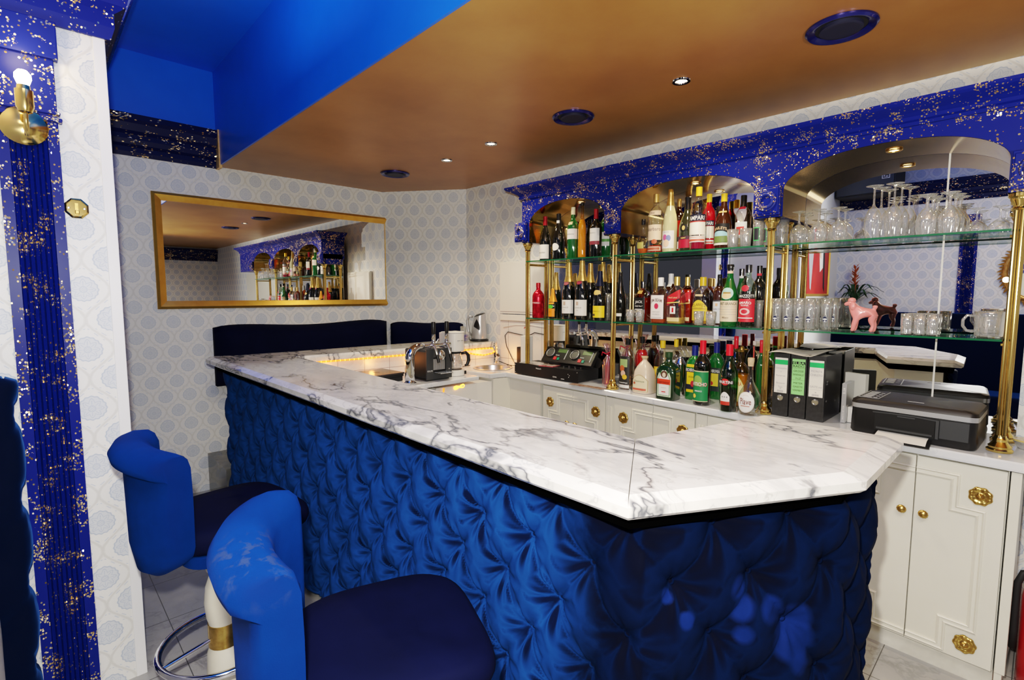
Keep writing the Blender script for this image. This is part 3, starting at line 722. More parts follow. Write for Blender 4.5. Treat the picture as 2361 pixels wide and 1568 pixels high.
mb = MB(); n_ = Vector((0,-1)); pr = [(0,0),(.012,0),(.02,.012),(.014,.022),(.022,.034),(.04,.046),(.06,.056),(.085,.068),(.095,.076),(.095,.088),(0,.088)]
def cring(x, y0, left): return [(x-(o if left else 0), y0-o, 2.243+q) for o, q in pr]
mb.rings([[(X0C-o, YB-.06, 2.243+q) for o, q in pr], cring(X0C, YC, True), cring(X1C, YC, False)])
mb.build('cornice', GLIT, r)
for i, (a, b) in enumerate(XA):
    mb = MB(); c = [(x, z) for x, z in cols if a-1e-6 <= x <= b+1e-6]; k = 0
    # only the columns that belong to this arch
    sel = []; started = False
    for x, z in cols:
        if abs(x-a) < 1e-6 and z < 2 : started = True
        if started: sel.append((x, z))
        if started and abs(x-b) < 1e-6 and z < 2: break
    vv = []; 
    for x, z in sel: vv += [(x, YC-.003, z-.002), (x, my(x)-.002, z-.002)]
    mb.add(vv, [(2*j, 2*j+1, 2*j+3, 2*j+2) for j in range(len(sel)-1)])
    mb.build('arch_lining', ARCHB, r, smooth=True, angle=35)
def corbel(x0, x1, dep=.03):
    mb = MB().box(x0, YC-dep, 1.938, x1, YC-.001, 2.078); mb.box(x0+.006, YC-dep-.006, 1.948, x1-.006, YC-dep, 2.068)
    o = mb.build('corbel', GLIT, r, bevel=.004)
    cxm = (x0+x1)/2; R = min(x1-x0, .13)*.36; n = 32
    t = MB(); t.tube([(cxm+R*cos(2*pi*i/n), YC-dep-.008, 2.008+R*sin(2*pi*i/n)) for i in range(n)], .006, 8, closed=True)
    t.tube([(cxm+R*.72*cos(2*pi*i/n), YC-dep-.011, 2.008+R*.72*sin(2*pi*i/n)) for i in range(n)], .009, 8, closed=True)
    t.build('roundel', m_glitter('roundel_gold', (.02,.03,.2), 1.4, 150) if 'roundel_gold' not in MATS else MATS['roundel_gold'], o, smooth='all')
corbel(-2.775,-2.66,.03); corbel(-1.975,-1.86,.012); corbel(-1.048,-.924,.03); corbel(-.122,.02,.03)
def spot(loc, R, label, group, parts_mat=BRASSD, up=-1, light=0, tilt=None):
    r = root('downlight', label, 'spotlight', loc, 0, group)
    MB().lathe([(R*.62,-.001),(R*.66,-.006),(R*.95,-.006),(R,-.001)], 28, caps=False).build('trim_ring', parts_mat, r, smooth=True)
    MB().lathe([(R*.001,-.002),(R*.62,-.0015)], 24, caps=False).build('lamp', LAMPW, r)
    return r
for x, y, lb, z in ((-2.30,2.86,'left',2.194),(-1.45,2.85,'middle',2.194),(-.515,2.85,'right',2.194)):
    spot((x,y,z), .032, 'small brass spotlight in the soffit of the '+lb+' arch', 'arch spotlights')
for x, y, lb in ((-1.236,2.262,'nearest of the three, between two blue speakers'),(-2.586,2.273,'middle of the three'),(-3.12,2.308,'farthest of the three, beside the far speaker')):
    spot((x,y,ZC), .042, 'round recessed ceiling spotlight, '+lb, 'ceiling spotlights', CHROME)
BLUESP = pm('metallic_blue_ring', (.01,.012,.16), .25, .6, coat=.5)
for i, (x, y, lb) in enumerate(((-.592,2.25,'largest in view, near the upper right corner'),(-1.888,2.27,'in the middle above the aperitif bottles'),(-3.75,2.25,'farthest, above the corner of the room'))):
    r = root('ceiling_speaker', 'round blue ceiling speaker '+lb, 'speaker', (x,y,ZC), 0, 'blue ceiling speakers'); R = .117
    MB().lathe([(R,-.001),(R,-.007),(R*.93,-.014),(R*.84,-.012),(R*.72,-.004),(R*.72,-.001)], 48, caps=False).build('outer_ring', BLUESP, r, smooth=True)
    MB().lathe([(R*.60,-.001),(R*.60,-.012),(R*.56,-.015),(R*.48,-.014),(R*.2,-.014),(.001,-.014)], 48, caps=False).build('grille', pm('dark_blue_grille', (.012,.013,.035), .5), r, smooth=True)
    MB().lathe([(.001,-.0015),(R*.74,-.0015)], 48, caps=False).build('gap', BLACKM, r)

# ================================================================== BOTTLES
GL = {}
def glass(name, col, dark=False):
    """coloured bottle glass: dark ones are seen as glossy solids, pale ones as thin walls"""
    if name in GL: return GL[name]
    if dark: m = pm('glass_'+name, col, .04, spec=.8, coat=1)
    else: m = thin('glass_'+name, col, .07, .80, .02, pw=2.0)
    GL[name] = m; return m
def liq(name, col):
    k = 'liquid_'+name
    return MATS.get(k) or pm(k, col, .05, spec=.5, coat=.4)
PROF = {  # (radius factor, height factor) of the full height
 'bord': [(.97,0),(1,.012),(1,.60),(.97,.64),(.80,.70),(.45,.755),(.36,.79),(.33,.86),(.33,.955),(.38,.96),(.38,.985),(.34,1)],
 'burg': [(.97,0),(1,.012),(1,.42),(.97,.48),(.84,.57),(.62,.66),(.44,.74),(.36,.80),(.33,.90),(.33,.96),(.38,.965),(.38,.985),(.34,1)],
 'champ':[(.95,0),(1,.012),(1,.42),(.97,.49),(.86,.58),(.64,.68),(.46,.76),(.38,.83),(.34,.91),(.40,.93),(.40,.955),(.37,.965),(.37,.99),(.30,1)],
 'spir': [(.95,0),(1,.015),(1,.58),(.985,.63),(.90,.69),(.66,.75),(.45,.785),(.37,.81),(.34,.86),(.34,1)],
 'taper':[(.85,0),(.90,.012),(1,.35),(1,.50),(.94,.60),(.72,.68),(.48,.74),(.38,.80),(.35,.88),(.35,1)],
 'flask':[(.95,0),(1,.015),(1,.55),(.96,.64),(.80,.72),(.52,.78),(.36,.80),(.32,.83),(.32,1)],
 'squat':[(.80,0),(.96,.02),(1,.12),(1,.25),(.92,.36),(.68,.46),(.42,.54),(.27,.62),(.22,.75),(.22,.90),(.26,.92),(.26,1)],
 'globe':[(.45,0),(.55,.01),(.85,.08),(1,.24),(.92,.40),(.60,.52),(.32,.58),(.28,.64),(.26,.85),(.30,.86),(.30,1)],
 'slim': [(.97,0),(1,.012),(1,.52),(.92,.60),(.66,.68),(.45,.73),(.42,.80),(.42,1)],
 'stone':[(.96,0),(1,.02),(.96,.35),(.86,.60),(.70,.72),(.46,.82),(.28,.87),(.22,.90),(.22,.95),(.30,.96),(.30,1)],
}
def rad_at(prof, z):
    for (r0,z0),(r1,z1) in zip(prof, prof[1:]):
        if z0 <= z <= z1: return r0+(r1-r0)*((z-z0)/max(z1-z0,1e-6))
    return prof[-1][0]
LM = {}
def col(c):
    if not isinstance(c, tuple): return c
    k = 'ink_%02x%02x%02x' % tuple(int(255*min(1,x)) for x in c)
    return MATS.get(k) or pm(k, c, .5)
def bottle(label, px, top, hw, y, zb, kind, body, cap=None, liquid=None, labs=(), group=None, sq=None, flat=1, name='bottle', cat='bottle', n=28, capf=(.86,1.0), neck=None, tilt=0):
    """px,top,hw: surveyed centre, top and half width; y: depth of the bottle axis on its shelf"""
    z1 = P(px, top, 1, y).z; H = z1-zb; b0 = Vector((X(px, y, zb+H*.45), y, zb)); R = hw*depth(Vector((b0.x,y,(zb+z1)/2)))/F
    if b0.x > 0: R *= 1
    r = root(name, label, cat, (b0.x, y, zb+.0006), tilt, group); pr = PROF[kind]
    sy = flat; cz = capf[0]
    bp = [(f*R, h*H) for f, h in pr if (h <= cz or cap is None)]
    if cap is not None and bp[-1][1] < cz*H: bp.append((rad_at(pr, cz)*R, cz*H))
    if sq:   # square shoulders fade into a round neck
        mb = MB(); rs = []
        for q, h in bp:
            e0 = sq if h < .62*H else max(2, sq-(sq-2)*((h/H-.62)/.14)); ring = []
            for i in range(36):
                a = 2*pi*i/36+pi/36; ca, sa = cos(a), sin(a); e = 2/e0
                fl_ = sy if h < .62*H else min(1, sy+(1-sy)*((h/H-.62)/.16))
                ring.append((q*math.copysign(abs(ca)**e, ca), q*fl_*math.copysign(abs(sa)**e, sa), h))
            rs.append(ring)
        mb.rings(rs)
    else: 
        mb = MB(); rs = []
        for q, h in bp:
            fl_ = sy if h < .6*H else min(1, sy+(1-sy)*((h/H-.6)/.18))
            rs.append([(q*cos(2*pi*i/n), q*fl_*sin(2*pi*i/n), h) for i in range(n)])
        mb.rings(rs)
    mb.build('glass_body', body, r, smooth=True, angle=55)
    if liquid:
        lm, lv = liquid; k = .93; rs = []
        hs = [h for f, h in pr if .012 < h < lv] + [lv]; hs = [.02] + [h for h in hs if h > .02]
        for h in hs:
            q = rad_at(pr, h)*R*k; e0 = (sq or 2); e = 2/e0; rs.append([(q*math.copysign(abs(cos(a))**e, cos(a)), q*sy*math.copysign(abs(sin(a))**e, sin(a)), h*H) for a in [2*pi*i/24+pi/24 for i in range(24)]])
        MB().rings(rs).build('liquid', lm, r, smooth=True)
    if cap is not None:
        rc = rad_at(pr, cz)*R*1.10; rt = rad_at(pr, min(.999, capf[1]))*R*1.10
        hs = [cz, cz+(capf[1]-cz)*.33, cz+(capf[1]-cz)*.66, capf[1]]
        mb = MB().lathe([(rc,cz*H)] + [(rad_at(pr, min(.999,h))*R*1.10+.0004, h*H) for h in hs[1:]] + [(rt*.9, capf[1]*H+.002),(rt*.3, capf[1]*H+.002)], 20)
        mb.build('cap', cap, r, smooth=True, angle=40)
    for L in labs:
        z0, z1_, wf, base = L[:4]; texts = L[4] if len(L) > 4 else (); nm = L[5] if len(L) > 5 else 'label'
        zc = (z0+z1_)/2; flatl = bool(sq and sq > 3.5)
        def fn(u, v, e=.0006):
            h = min(max(v/H, .013), .99); q = rad_at(pr, h)*R*(.985+.015*(sq is None)) + e + (.0006 if sq else 0)
            if sq:
                uu = max(-.97, min(.97, u/q)); return (uu*q, -q*sy*(1-abs(uu)**sq)**(1/sq)-e*.5, v)
            a = u/max(q, .001); a = max(-1.75, min(1.75, a)); return (q*sin(a), -q*sy*cos(a), v)
        W = wf*R*(.86 if sq else 1); mats = []; mb = MB(); lay = [0]
        def mi(m):
            m = col(m)
            if m not in mats: mats.append(m)
            return mats.index(m)
        def patch(u0, u1, v0, v1, m, e, shape='rect'):
            nx, nz = 14, 6; k = mi(m)
            if shape == 'oval':
                vs = [fn((u0+u1)/2, (v0+v1)/2, e)]; N = 28
                for j in (1, 2, 3):
                    for i in range(N): vs.append(fn((u0+u1)/2+(u1-u0)/2*j/3*cos(2*pi*i/N), (v0+v1)/2+(v1-v0)/2*j/3*sin(2*pi*i/N), e))
                fs = [(0, 1+i, 1+(i+1)%N) for i in range(N)]
                for j in (0, 1): fs += [(1+j*N+i, 1+(j+1)*N+i, 1+(j+1)*N+(i+1)%N, 1+j*N+(i+1)%N) for i in range(N)]
                mb.add(vs, fs, k); return
            vs = []
            for a in range(nz+1):
                for b in range(nx+1):
                    t = b/nx; u = u0+(u1-u0)*t; vv = v0+(v1-v0)*a/nz
                    if shape == 'arch' : vv = v0+(v1-(v1-v0)*.35*(2*t-1)**2-v0)*a/nz
                    if shape == 'diag' : vv += (t-.5)*(v1-v0)*.9
                    vs.append(fn(u, vv, e))
            mb.add(vs, [(a*(nx+1)+b, a*(nx+1)+b+1, (a+1)*(nx+1)+b+1, (a+1)*(nx+1)+b) for a in range(nz) for b in range(nx)], k)
        shp = L[6] if len(L) > 6 else 'rect'
        patch(-W, W, z0*H, z1_*H, base, .0006, shp)
        for t in texts:
            lay[0] += 1
            if t[0] == '#': patch(t[1]*W, t[2]*W, (z0+(z1_-z0)*t[3])*H, (z0+(z1_-z0)*t[4])*H, t[5], .0006+.0004*lay[0], t[6] if len(t) > 6 else 'rect')
            else: put_text(mb, t[0], t[1]*H, (t[4] if len(t) > 4 else 0)*W, (z0+(z1_-z0)*t[2])*H, lambda u, v, e_=.0008+.0004*lay[0]: fn(u, v, e_), mi(t[3]), maxw=(t[5] if len(t) > 5 else 1.8)*W, arch=(t[6] if len(t) > 6 else 0))
        mb.build(nm, mats, r, smooth='all')
    return r
K = (.01,.01,.01); Wh = (.85,.83,.80); Cr = (.86,.80,.68); Rd = (.65,.01,.02); Gd = (.75,.52,.15); Yl = (.90,.62,.03); Gy = (.35,.35,.35)
DK = glass('black_wine', (.004,.005,.004), True); DG = glass('dark_green', (.003,.010,.004), True); OL = glass('olive', (.035,.04,.018), True)
GN = glass('green', (.06,.42,.10)); CL = glass('clear', (.96,.97,.96)); AM = glass('amber', (.75,.30,.08)); GO = glass('golden', (.95,.72,.30)); BRN = glass('dark_amber', (.05,.012,.004), True)
GND = glass('solid_green', (.006,.10,.018), True); FR = glass('frosted_yellow', (.62,.58,.32), True)
FOILG = m_noisy('gold_foil', (.70,.42,.10), (.95,.72,.28), 60, .28, .9); FOILR = pm('red_capsule', (.35,.01,.02), .3, .3); FOILK = pm('black_capsule', (.008,.008,.01), .2, coat=.6)
FOILC = pm('cream_cap', (.88,.78,.50), .35); WCAP = pm('white_cap', (.85,.85,.87), .3); GCAP = pm('gold_cap', (.80,.55,.18), .3, .8); YCAP = pm('yellow_cap', (.92,.58,.03), .35)
RCAP = pm('bright_red_cap', (.72,.01,.03), .3); BCAP = pm('blue_cap', (.01,.02,.20), .3); CORK = m_noisy('cork', (.55,.38,.2), (.72,.55,.35), 90, .8)
G1, G2, G3, G4, G5 = 'wine bottles on the upper left shelf', 'aperitif bottles on the upper middle shelf', 'champagne bottles on the lower left shelf', 'whisky and bitters bottles on the lower middle shelf', 'bottles standing on the back worktop'
# ---- upper left shelf
bottle('dark wine bottle with red capsule and low white label, leftmost on the upper shelf', 1257,500,13,2.79,ZU,'burg',DK,FOILR,None,[(.04,.36,1.45,Wh,[('Beaujolais',.05,.45,Gy)])],G1,capf=(.80,1))
bottle('sloping dark bottle with small white oval label, second on the upper shelf', 1288,494,14,2.80,ZU,'burg',DK,FOILK,None,[(.20,.36,.75,Wh,[],'label','oval'),(.80,.88,.40,Wh,[],'neck_label')],G1)
bottle('green wine bottle with cream capsule and white label high on its body', 1321,479,13,2.79,ZU,'bord',GND,FOILC,None,[(.38,.58,1.5,Wh,[('Chardonnay',.04,.5,Gy)]),(.66,.72,.5,(.8,.6,.3),[],'neck_label')],G1)
bottle('slender clear bottle of golden wine with a T shaped stopper', 1342,469,10,2.80,ZU,'slim',GO,FOILK,(liq('golden_wine',(.80,.45,.10)),.70),[],G1,capf=(.96,1))
bottle('wine bottle with red capsule and white label with a claret band', 1374,483,14,2.79,ZU,'bord',DK,FOILR,None,[(.26,.60,1.25,Wh,[('#',-1,1,0,.22,(.25,.04,.06)),('Montefeltro',.03,.72,Gy)])],G1,capf=(.80,1))
bottle('green wine bottle with green banded white label half behind the second brass post', 1397,472,13,2.88,ZU,'bord',GND,FOILC,None,[(.22,.48,1.3,Wh,[('#',-1,1,.3,.5,(.15,.35,.1))])],G1)
# ---- upper middle shelf
bottle('squat round glass bottle of amber liqueur, leftmost on the upper middle shelf', 1483,507,14.5,2.79,ZU,'globe',CL,FOILK,(liq('amber',(.55,.10,.01)),.16),[(.16,.34,.6,(.45,.38,.10),[])],G2,n=32)
bottle('clear bottle with a tall cream label and gold cap with a red top', 1512,449,17,2.79,ZU,'spir',CL,GCAP,(liq('red_amber',(.45,.04,.01)),.13),[(.22,.48,1.35,(.80,.62,.45),[('Rabarbaro',.085,.72,(.25,.18,.15)),('#',.0,.55,-.25,.05,(.55,.10,.05),'oval')]),(.64,.72,1.2,(.75,.55,.38),[('Zucca',.03,.5,K)],'shoulder_label'),(.04,.11,1.3,(.72,.55,.40),[('#',-.85,.85,.2,.8,(.45,.10,.06))],'foot_label')],G2)
bottle('frosted pale yellow sparkling bottle with a painted square label', 1545,438,16.5,2.78,ZU,'champ',FR,FOILG,None,[(.06,.34,1.1,Wh,[('SECCO',.03,.92,Gy),('#',-.5,.1,.45,.8,(.6,.12,.3),'oval'),('#',0,.6,.4,.75,(.2,.25,.5),'oval'),('#',-.35,.4,.08,.5,(.85,.6,.45),'oval')])],G2,capf=(.74,1))
bottle('amber bottle with a gold cap standing behind the frosted yellow bottle', 1565,460,13,2.90,ZU,'spir',AM,GCAP,(liq('bitter_orange',(.60,.06,.01)),.6),[(.08,.30,1,Wh,[('#',-1,1,.6,1,K)])],G2)
bottle('olive green frosted bottle with black neck and deep red label', 1585,456,19,2.80,ZU,'burg',OL,FOILK,None,[(.06,.28,1.5,(.45,.01,.04),[('#',-1,1,.72,1,(.05,.01,.03)),('REMY',.04,.84,Gd)]),(.36,.50,.5,K,[('#',-.4,.4,.2,.8,Gd,'oval')],'medallion','oval')],G2,capf=(.78,1))
bottle('big clear nearly empty aperitif bottle with black lettered label', 1610,433,18.5,2.75,ZU,'spir',CL,YCAP,(liq('red_bitter',(.30,.005,.03)),.14),[(.46,.56,1.42,(.01,.01,.03),[('CAMPARI',.095,.45,Wh,0,1.75)]),(.235,.455,1.42,Cr,[('#',-1,1,.92,1,(.45,.05,.05)),('#',-.8,.35,.05,.85,(.88,.86,.76))],'lower_label'),(.12,.22,1.42,Wh,[('#',-.95,.95,.15,.5,(.65,.12,.08)),('#',-.95,.95,.72,.85,(.75,.4,.3))],'foot_label')],G2)
bottle('full bright red aperitif bottle with yellow cap right of the nearly empty one', 1634,449,15,2.86,ZU,'spir',glass('full_red',(.42,.003,.012),True),YCAP,None,[(.44,.53,1.3,(.01,.01,.03),[('CAMPARI',.085,.45,Wh,0,1.75)]),(.22,.43,1.3,Cr,[('#',-.8,.3,.1,.9,(.9,.88,.8))],'lower_label'),(.12,.19,1.3,Wh,[('#',-.9,.9,.2,.6,(.65,.12,.08))],'foot_label')],G2)
bottle('brown cream liqueur bottle with yellow cap and landscape label', 1668,448,18.5,2.835,ZU,'burg',BRN,YCAP,None,[(.08,.46,1.2,K,[('BAILEYS',.07,.80,(.85,.55,.30),0,1.7,6),('#',-.8,.8,.32,.66,(.35,.65,.75),'oval'),('#',-.8,.8,.12,.42,(.16,.25,.08)),('#',-1,1,0,.1,Cr)]),(.66,.69,.6,Gd,[],'neck_band')],G2,capf=(.86,1))
bottle('clear spirit bottle with black cap and dark red neck band behind the tumblers', 1713,452,17,2.86,ZU,'spir',CL,FOILK,None,[(.74,.79,.5,(.35,.01,.03),[],'neck_band'),(.2,.5,.9,(.75,.76,.75),[('#',-.6,.6,.2,.7,(.6,.05,.05))])],G2,capf=(.79,1))
# ---- lower left shelf
bottle('squat glossy metallic red vodka bottle, leftmost on the lower shelf', 1241,653,13.8,2.79,ZL,'spir',m_noisy('red_metal_sleeve',(.25,.002,.01),(.75,.01,.04),40,.2,.6),pm('red_cap',(.4,.01,.02),.3,.4),None,[(.40,.46,1.2,(.45,.005,.02),[('RUBY VODKA',.055,.5,Wh,0,1.8)])],G3,capf=(.88,1))
bottle('champagne bottle with pale gold neck foil behind the small orange labelled one', 1282,629,13,2.87,ZL,'champ',DG,FOILG,None,[(.08,.3,1,Wh,[])],G3,capf=(.62,1))
bottle('small champagne bottle with an orange label and orange collar', 1275,666,10.5,2.78,ZL,'champ',DG,pm('orange_foil',(.90,.36,.05),.3,.5),None,[(.06,.33,1.1,(.92,.25,.01),[('Brut',.05,.6,(.5,.1,.0))]),(.33,.46,.75,(.10,.55,.04),[],'shield','oval'),(.48,.54,.9,(.92,.30,.02),[],'collar')],G3,capf=(.56,1))
bottle('large champagne bottle with white label, left one of the twin pair', 1312,606,16,2.80,ZL,'champ',DK,FOILG,None,[(.10,.34,1.35,Wh,[('J. CHARLES',.032,.45,Gy),('Brut',.02,.28,Gy),('#',-.15,.12,.62,.88,(.55,.40,.30))]),(.60,.67,.45,(.35,.08,.10),[],'seal','oval')],G3,capf=(.66,1))
bottle('large champagne bottle with white label, right one of the twin pair', 1342,602,17,2.78,ZL,'champ',DK,FOILG,None,[(.07,.34,1.35,Wh,[('J. CHARLES',.032,.50,Gy),('Brut',.02,.34,Gy),('#',-.15,.12,.66,.88,(.55,.40,.30))]),(.60,.67,.45,(.30,.02,.05),[],'seal','oval')],G3,capf=(.66,1))
bottle('champagne bottle with gold neck standing behind the right twin', 1361,608,15,2.88,ZL,'champ',DK,FOILG,None,[],G3,capf=(.66,1))
bottle('champagne bottle with bright yellow label and dark blue neck', 1383,626,15.5,2.78,ZL,'champ',DK,pm('midnight_foil',(.01,.015,.05),.3,.4),None,[(.06,.30,1.4,Yl,[('CHAMPAGNE',.03,.55,(.4,.25,.02)),('#',-.9,-.1,.15,.32,(.08,.06,.02))]),(.52,.62,.7,(.72,.50,.16),[],'shield','oval')],G3,capf=(.70,1))
bottle('champagne bottle with gold neck behind the yellow labelled one', 1390,605,13,2.90,ZL,'champ',DK,FOILG,None,[],G3,capf=(.66,1))
# ---- lower middle shelf
bottle('black prosecco bottle just right of the second brass post', 1430,628,12.5,2.82,ZL,'champ',DK,FOILK,None,[(.10,.16,.9,Wh,[]),(.72,.78,.5,(.35,.5,.65),[],'neck_band')],G4,capf=(.70,1))
bottle('square black labelled whiskey bottle with black cap', 1482,650,16.5,2.88,ZL,'flask',AM,FOILK,(liq('whiskey',(.30,.04,.005)),.60),[(.10,.60,1.0,K,[('JACK',.09,.80,Wh,0,1.5,4),("OLD No.7",.05,.58,Wh,0,1.4),('#',-.7,.7,.40,.44,Wh),('Tennessee',.05,.28,Wh,0,1.4),('WHISKEY',.05,.12,Wh,0,1.5)]),(.70,.78,.4,(.8,.45,.12),[],'neck_band')],G4,sq=5,capf=(.84,1))
bottle('square clear bourbon bottle with white label and white cap', 1523,641,18,2.77,ZL,'flask',CL,WCAP,(liq('bourbon',(.38,.06,.01)),.10),[(.10,.62,1.05,(.86,.80,.78),[('JIM BEAM',.10,.80,(.15,.10,.10),0,1.7,5),('#',-.32,.32,.42,.66,(.62,.04,.10),'oval'),('KENTUCKY',.035,.30,Gy,0,1.3),('BOURBON',.035,.20,Gy,0,1.3),('#',-.8,.8,.05,.07,Gy)])],G4,sq=5,capf=(.82,1))
bottle('amber bottle with a tall white cap behind the bourbon', 1546,632,15,2.90,ZL,'spir',AM,WCAP,(liq('whiskey',(.30,.04,.005)),.60),[(.74,.80,.4,Wh,[],'neck_label')],G4,capf=(.80,1))
bottle('almost empty square whisky bottle with slanting red label', 1560,639,17.5,2.77,ZL,'flask',CL,GCAP,(liq('pale_whisky',(.62,.38,.10)),.14),[(.47,.66,1.05,(.55,.02,.03),[('#',-1,1,-.12,.0,Gd,'diag'),('Red Label',.05,.5,(.8,.5,.3),0,1.5)],'slanting_label','diag'),(.22,.38,.45,Wh,[('#',-.3,.3,.2,.8,Rd)]),(.06,.14,1,(.75,.60,.30),[],'foot_label')],G4,sq=5,capf=(.82,1))
bottle('full amber square whisky bottle with slanting red label', 1584,640,15.5,2.86,ZL,'flask',AM,GCAP,(liq('whisky_red',(.35,.05,.005)),.74),[(.45,.64,1.05,(.55,.02,.03),[('#',-1,1,-.12,.0,Gd,'diag')],'slanting_label','diag'),(.06,.14,1,(.75,.60,.30),[],'foot_label')],G4,sq=5,capf=(.82,1))
bottle('wide clear whiskey bottle with yellow arched label and yellow cap', 1620,640,20.5,2.865,ZL,'flask',CL,YCAP,(liq('amber_whiskey',(.62,.28,.04)),.30),[(.08,.52,1.02,(.86,.60,.06),[("CLARKE'S",.085,.78,(.25,.15,.03),0,1.7,5),('SINGLE GRAIN',.03,.62,(.3,.2,.05),0,1.3),('#',-.9,.9,.56,.60,(.5,.3,.05))],'label','arch'),(.60,.64,.5,(.85,.6,.3),[],'collar')],G4,sq=3,capf=(.82,1))
bottle('dark whisky bottle with tall neck and white label beside the green bitters bottle', 1658,634,13.5,2.84,ZL,'spir',BRN,FOILK,None,[(.04,.50,1.0,(.76,.80,.86),[('Canadian Club',.05,.62,(.3,.3,.4),0,1.7),('#',-.2,.2,.74,.86,(.8,.5,.3)),('#',-.9,.9,.94,1,(.05,.05,.06))])],G4,capf=(.78,1))
bottle('large green bitters bottle with cream label and round eagle emblem', 1682,611,19.5,2.77,ZL,'burg',GND,FOILK,None,[(.08,.42,1.5,(.80,.66,.48),[('FERNET-BRANCA',.062,.86,(.12,.10,.05),0,1.7),('#',-.85,.85,.70,.71,Gy),('#',-.85,.85,.58,.59,Gy),('#',-.85,.85,.46,.47,Gy),('#',-.85,.85,.34,.35,Gy),('Milano',.04,.20,(.2,.15,.1),0,1.2)]),(.44,.63,.78,(.42,.68,.66),[('#',-.75,.75,.05,.55,(.85,.62,.35),'oval'),('#',-.6,.6,.5,.62,(.35,.2,.05))],'emblem','oval'),(.86,.90,.5,(.8,.55,.4),[],'neck_band')],G4,capf=(.90,1))
bottle('green bottle with black cap behind the green bitters bottle', 1708,621,15,2.89,ZL,'burg',GND,FOILK,None,[(.84,.88,.45,Wh,[],'neck_band')],G4,capf=(.88,1))
bottle('amaro bottle with red label and black cap at the right end of the middle bay', 1724,612,18.5,2.76,ZL,'spir',glass('pale_green',(.80,.92,.78)),FOILK,(liq('black_amaro',(.008,.005,.004)),.58),[(.09,.46,1.30,(.70,.03,.05),[('AMARO',.06,.84,Wh,0,1.4,3),('FELSINA',.035,.72,Wh,0,1.3),('#',-.5,.5,.30,.60,(.85,.5,.5),'oval'),('#',-.3,.3,.36,.54,(.6,.03,.05),'oval'),('#',-.8,.8,.15,.19,Wh)]),(.47,.54,1.3,K,[('RAMAZZOTTI',.065,.5,Wh,0,1.8)],'name_label'),(.58,.68,.45,(.6,.03,.05),[],'seal','oval')],G4,capf=(.88,1))
bottle('dark bottle with black cap behind the red labelled amaro', 1749,614,15.5,2.87,ZL,'spir',DK,FOILK,None,[(.84,.88,.45,(.6,.03,.05),[],'neck_band')],G4,capf=(.88,1))
# ---- on the worktop
bottle('tall textured clear bottle with a black pictorial label beside the second brass foot', 1447,781,16.5,2.82,ZW,'spir',CL,FOILK,None,[(.10,.66,.95,(.03,.03,.03),[('#',-.7,.7,.62,.9,(.35,.5,.2)),('#',-.7,.2,.45,.68,(.65,.15,.05),'oval'),('#',-.5,.4,.28,.5,(.8,.5,.35),'oval'),('#',-.2,.7,.18,.36,(.85,.5,.05),'oval'),('Krautschnaps',.04,.07,Wh,0,1.6)]),(.03,.09,.95,Wh,[],'foot_label')],G5,sq=3,capf=(.88,1))
bottle('bright red aperitif bottle with dark cap behind the cream ceramic bottle', 1480,777,15,2.93,ZW,'spir',CL,FOILK,(liq('bright_red',(.55,.01,.01)),.75),[(.10,.42,1.2,K,[('APEROL',.09,.75,(.9,.5,.05))])],G5,capf=(.88,1))
o = bottle('cream ceramic bottle with a cork and red cord around its neck', 1486,822,23.5,2.79,ZW,'stone',m_noisy('cream_ceramic',(.72,.58,.44),(.78,.65,.52),5,.25),CORK,None,[(.05,.52,1.0,(.55,.42,.22),[('#',-.93,.93,.03,.95,(.80,.70,.48),'arch'),('Chartreuse',.07,.62,(.2,.25,.12),0,1.4),('#',-.85,.85,.08,.20,(.60,.12,.08)),('#',-.75,-.45,.42,.56,(.5,.1,.05),'oval')],'label','arch')],G5,sq=3.2,capf=(.92,1))
mb = MB(); mb.tube([(.016*cos(t), .016*sin(t)-.001, .152) for t in [2*pi*i/14 for i in range(14)]], .0028, 6, closed=True); mb.tube([(.014,-.012,.152),(.034,-.026,.13),(.040,-.035,.10),(.042,-.038,.07),(.043,-.038,.045)], [.003,.0025,.0025,.003,.005], 6)
mb.build('red_cord', pm('red_cord', (.55,.01,.03), .6), o, smooth='all')
bottle('gin bottle with yellow cap and yellow label behind the green stag bottle', 1527,786,17,2.90,ZW,'flask',CL,YCAP,(liq('orange_gin',(.70,.20,.03)),.30),[(.08,.50,1.1,(.85,.48,.03),[('GORDONS',.08,.55,(.55,.03,.02),0,1.7),('#',-.6,.6,.70,.95,(.9,.65,.1),'oval'),('#',-1,1,.42,.46,Rd)])],G5,sq=3,capf=(.86,1))
bottle('square green herbal liqueur bottle with stag emblem label', 1541,813,24,2.715,ZW,'flask',glass('jaeger_green',(.004,.028,.008),True),pm('green_cap',(.02,.06,.02),.35),None,[(.07,.70,.82,(.72,.80,.62),[('#',-.86,.86,.03,.95,(.10,.32,.12),'arch'),('#',-.78,.78,.05,.92,Wh,'arch'),('#',-.52,.52,.64,.88,(.10,.05,.03),'oval'),('#',-.26,.26,.66,.82,(.75,.60,.45),'oval'),('#',-.96,.96,.42,.60,(.75,.06,.02)),('Jägermeister',.085,.50,(.20,.01,.0),0,1.7),('#',-.4,.4,.30,.31,Gy),('#',-.3,.3,.15,.18,Rd)],'label','arch')],G5,sq=6,flat=.80,capf=(.90,1))
bottle('clear swing top bottle with a wire bail behind the stag bottle', 1558,783,14,2.955,ZW,'flask',CL,YCAP,None,[(.35,.62,.8,(.8,.8,.76),[])],G5,capf=(.86,1))
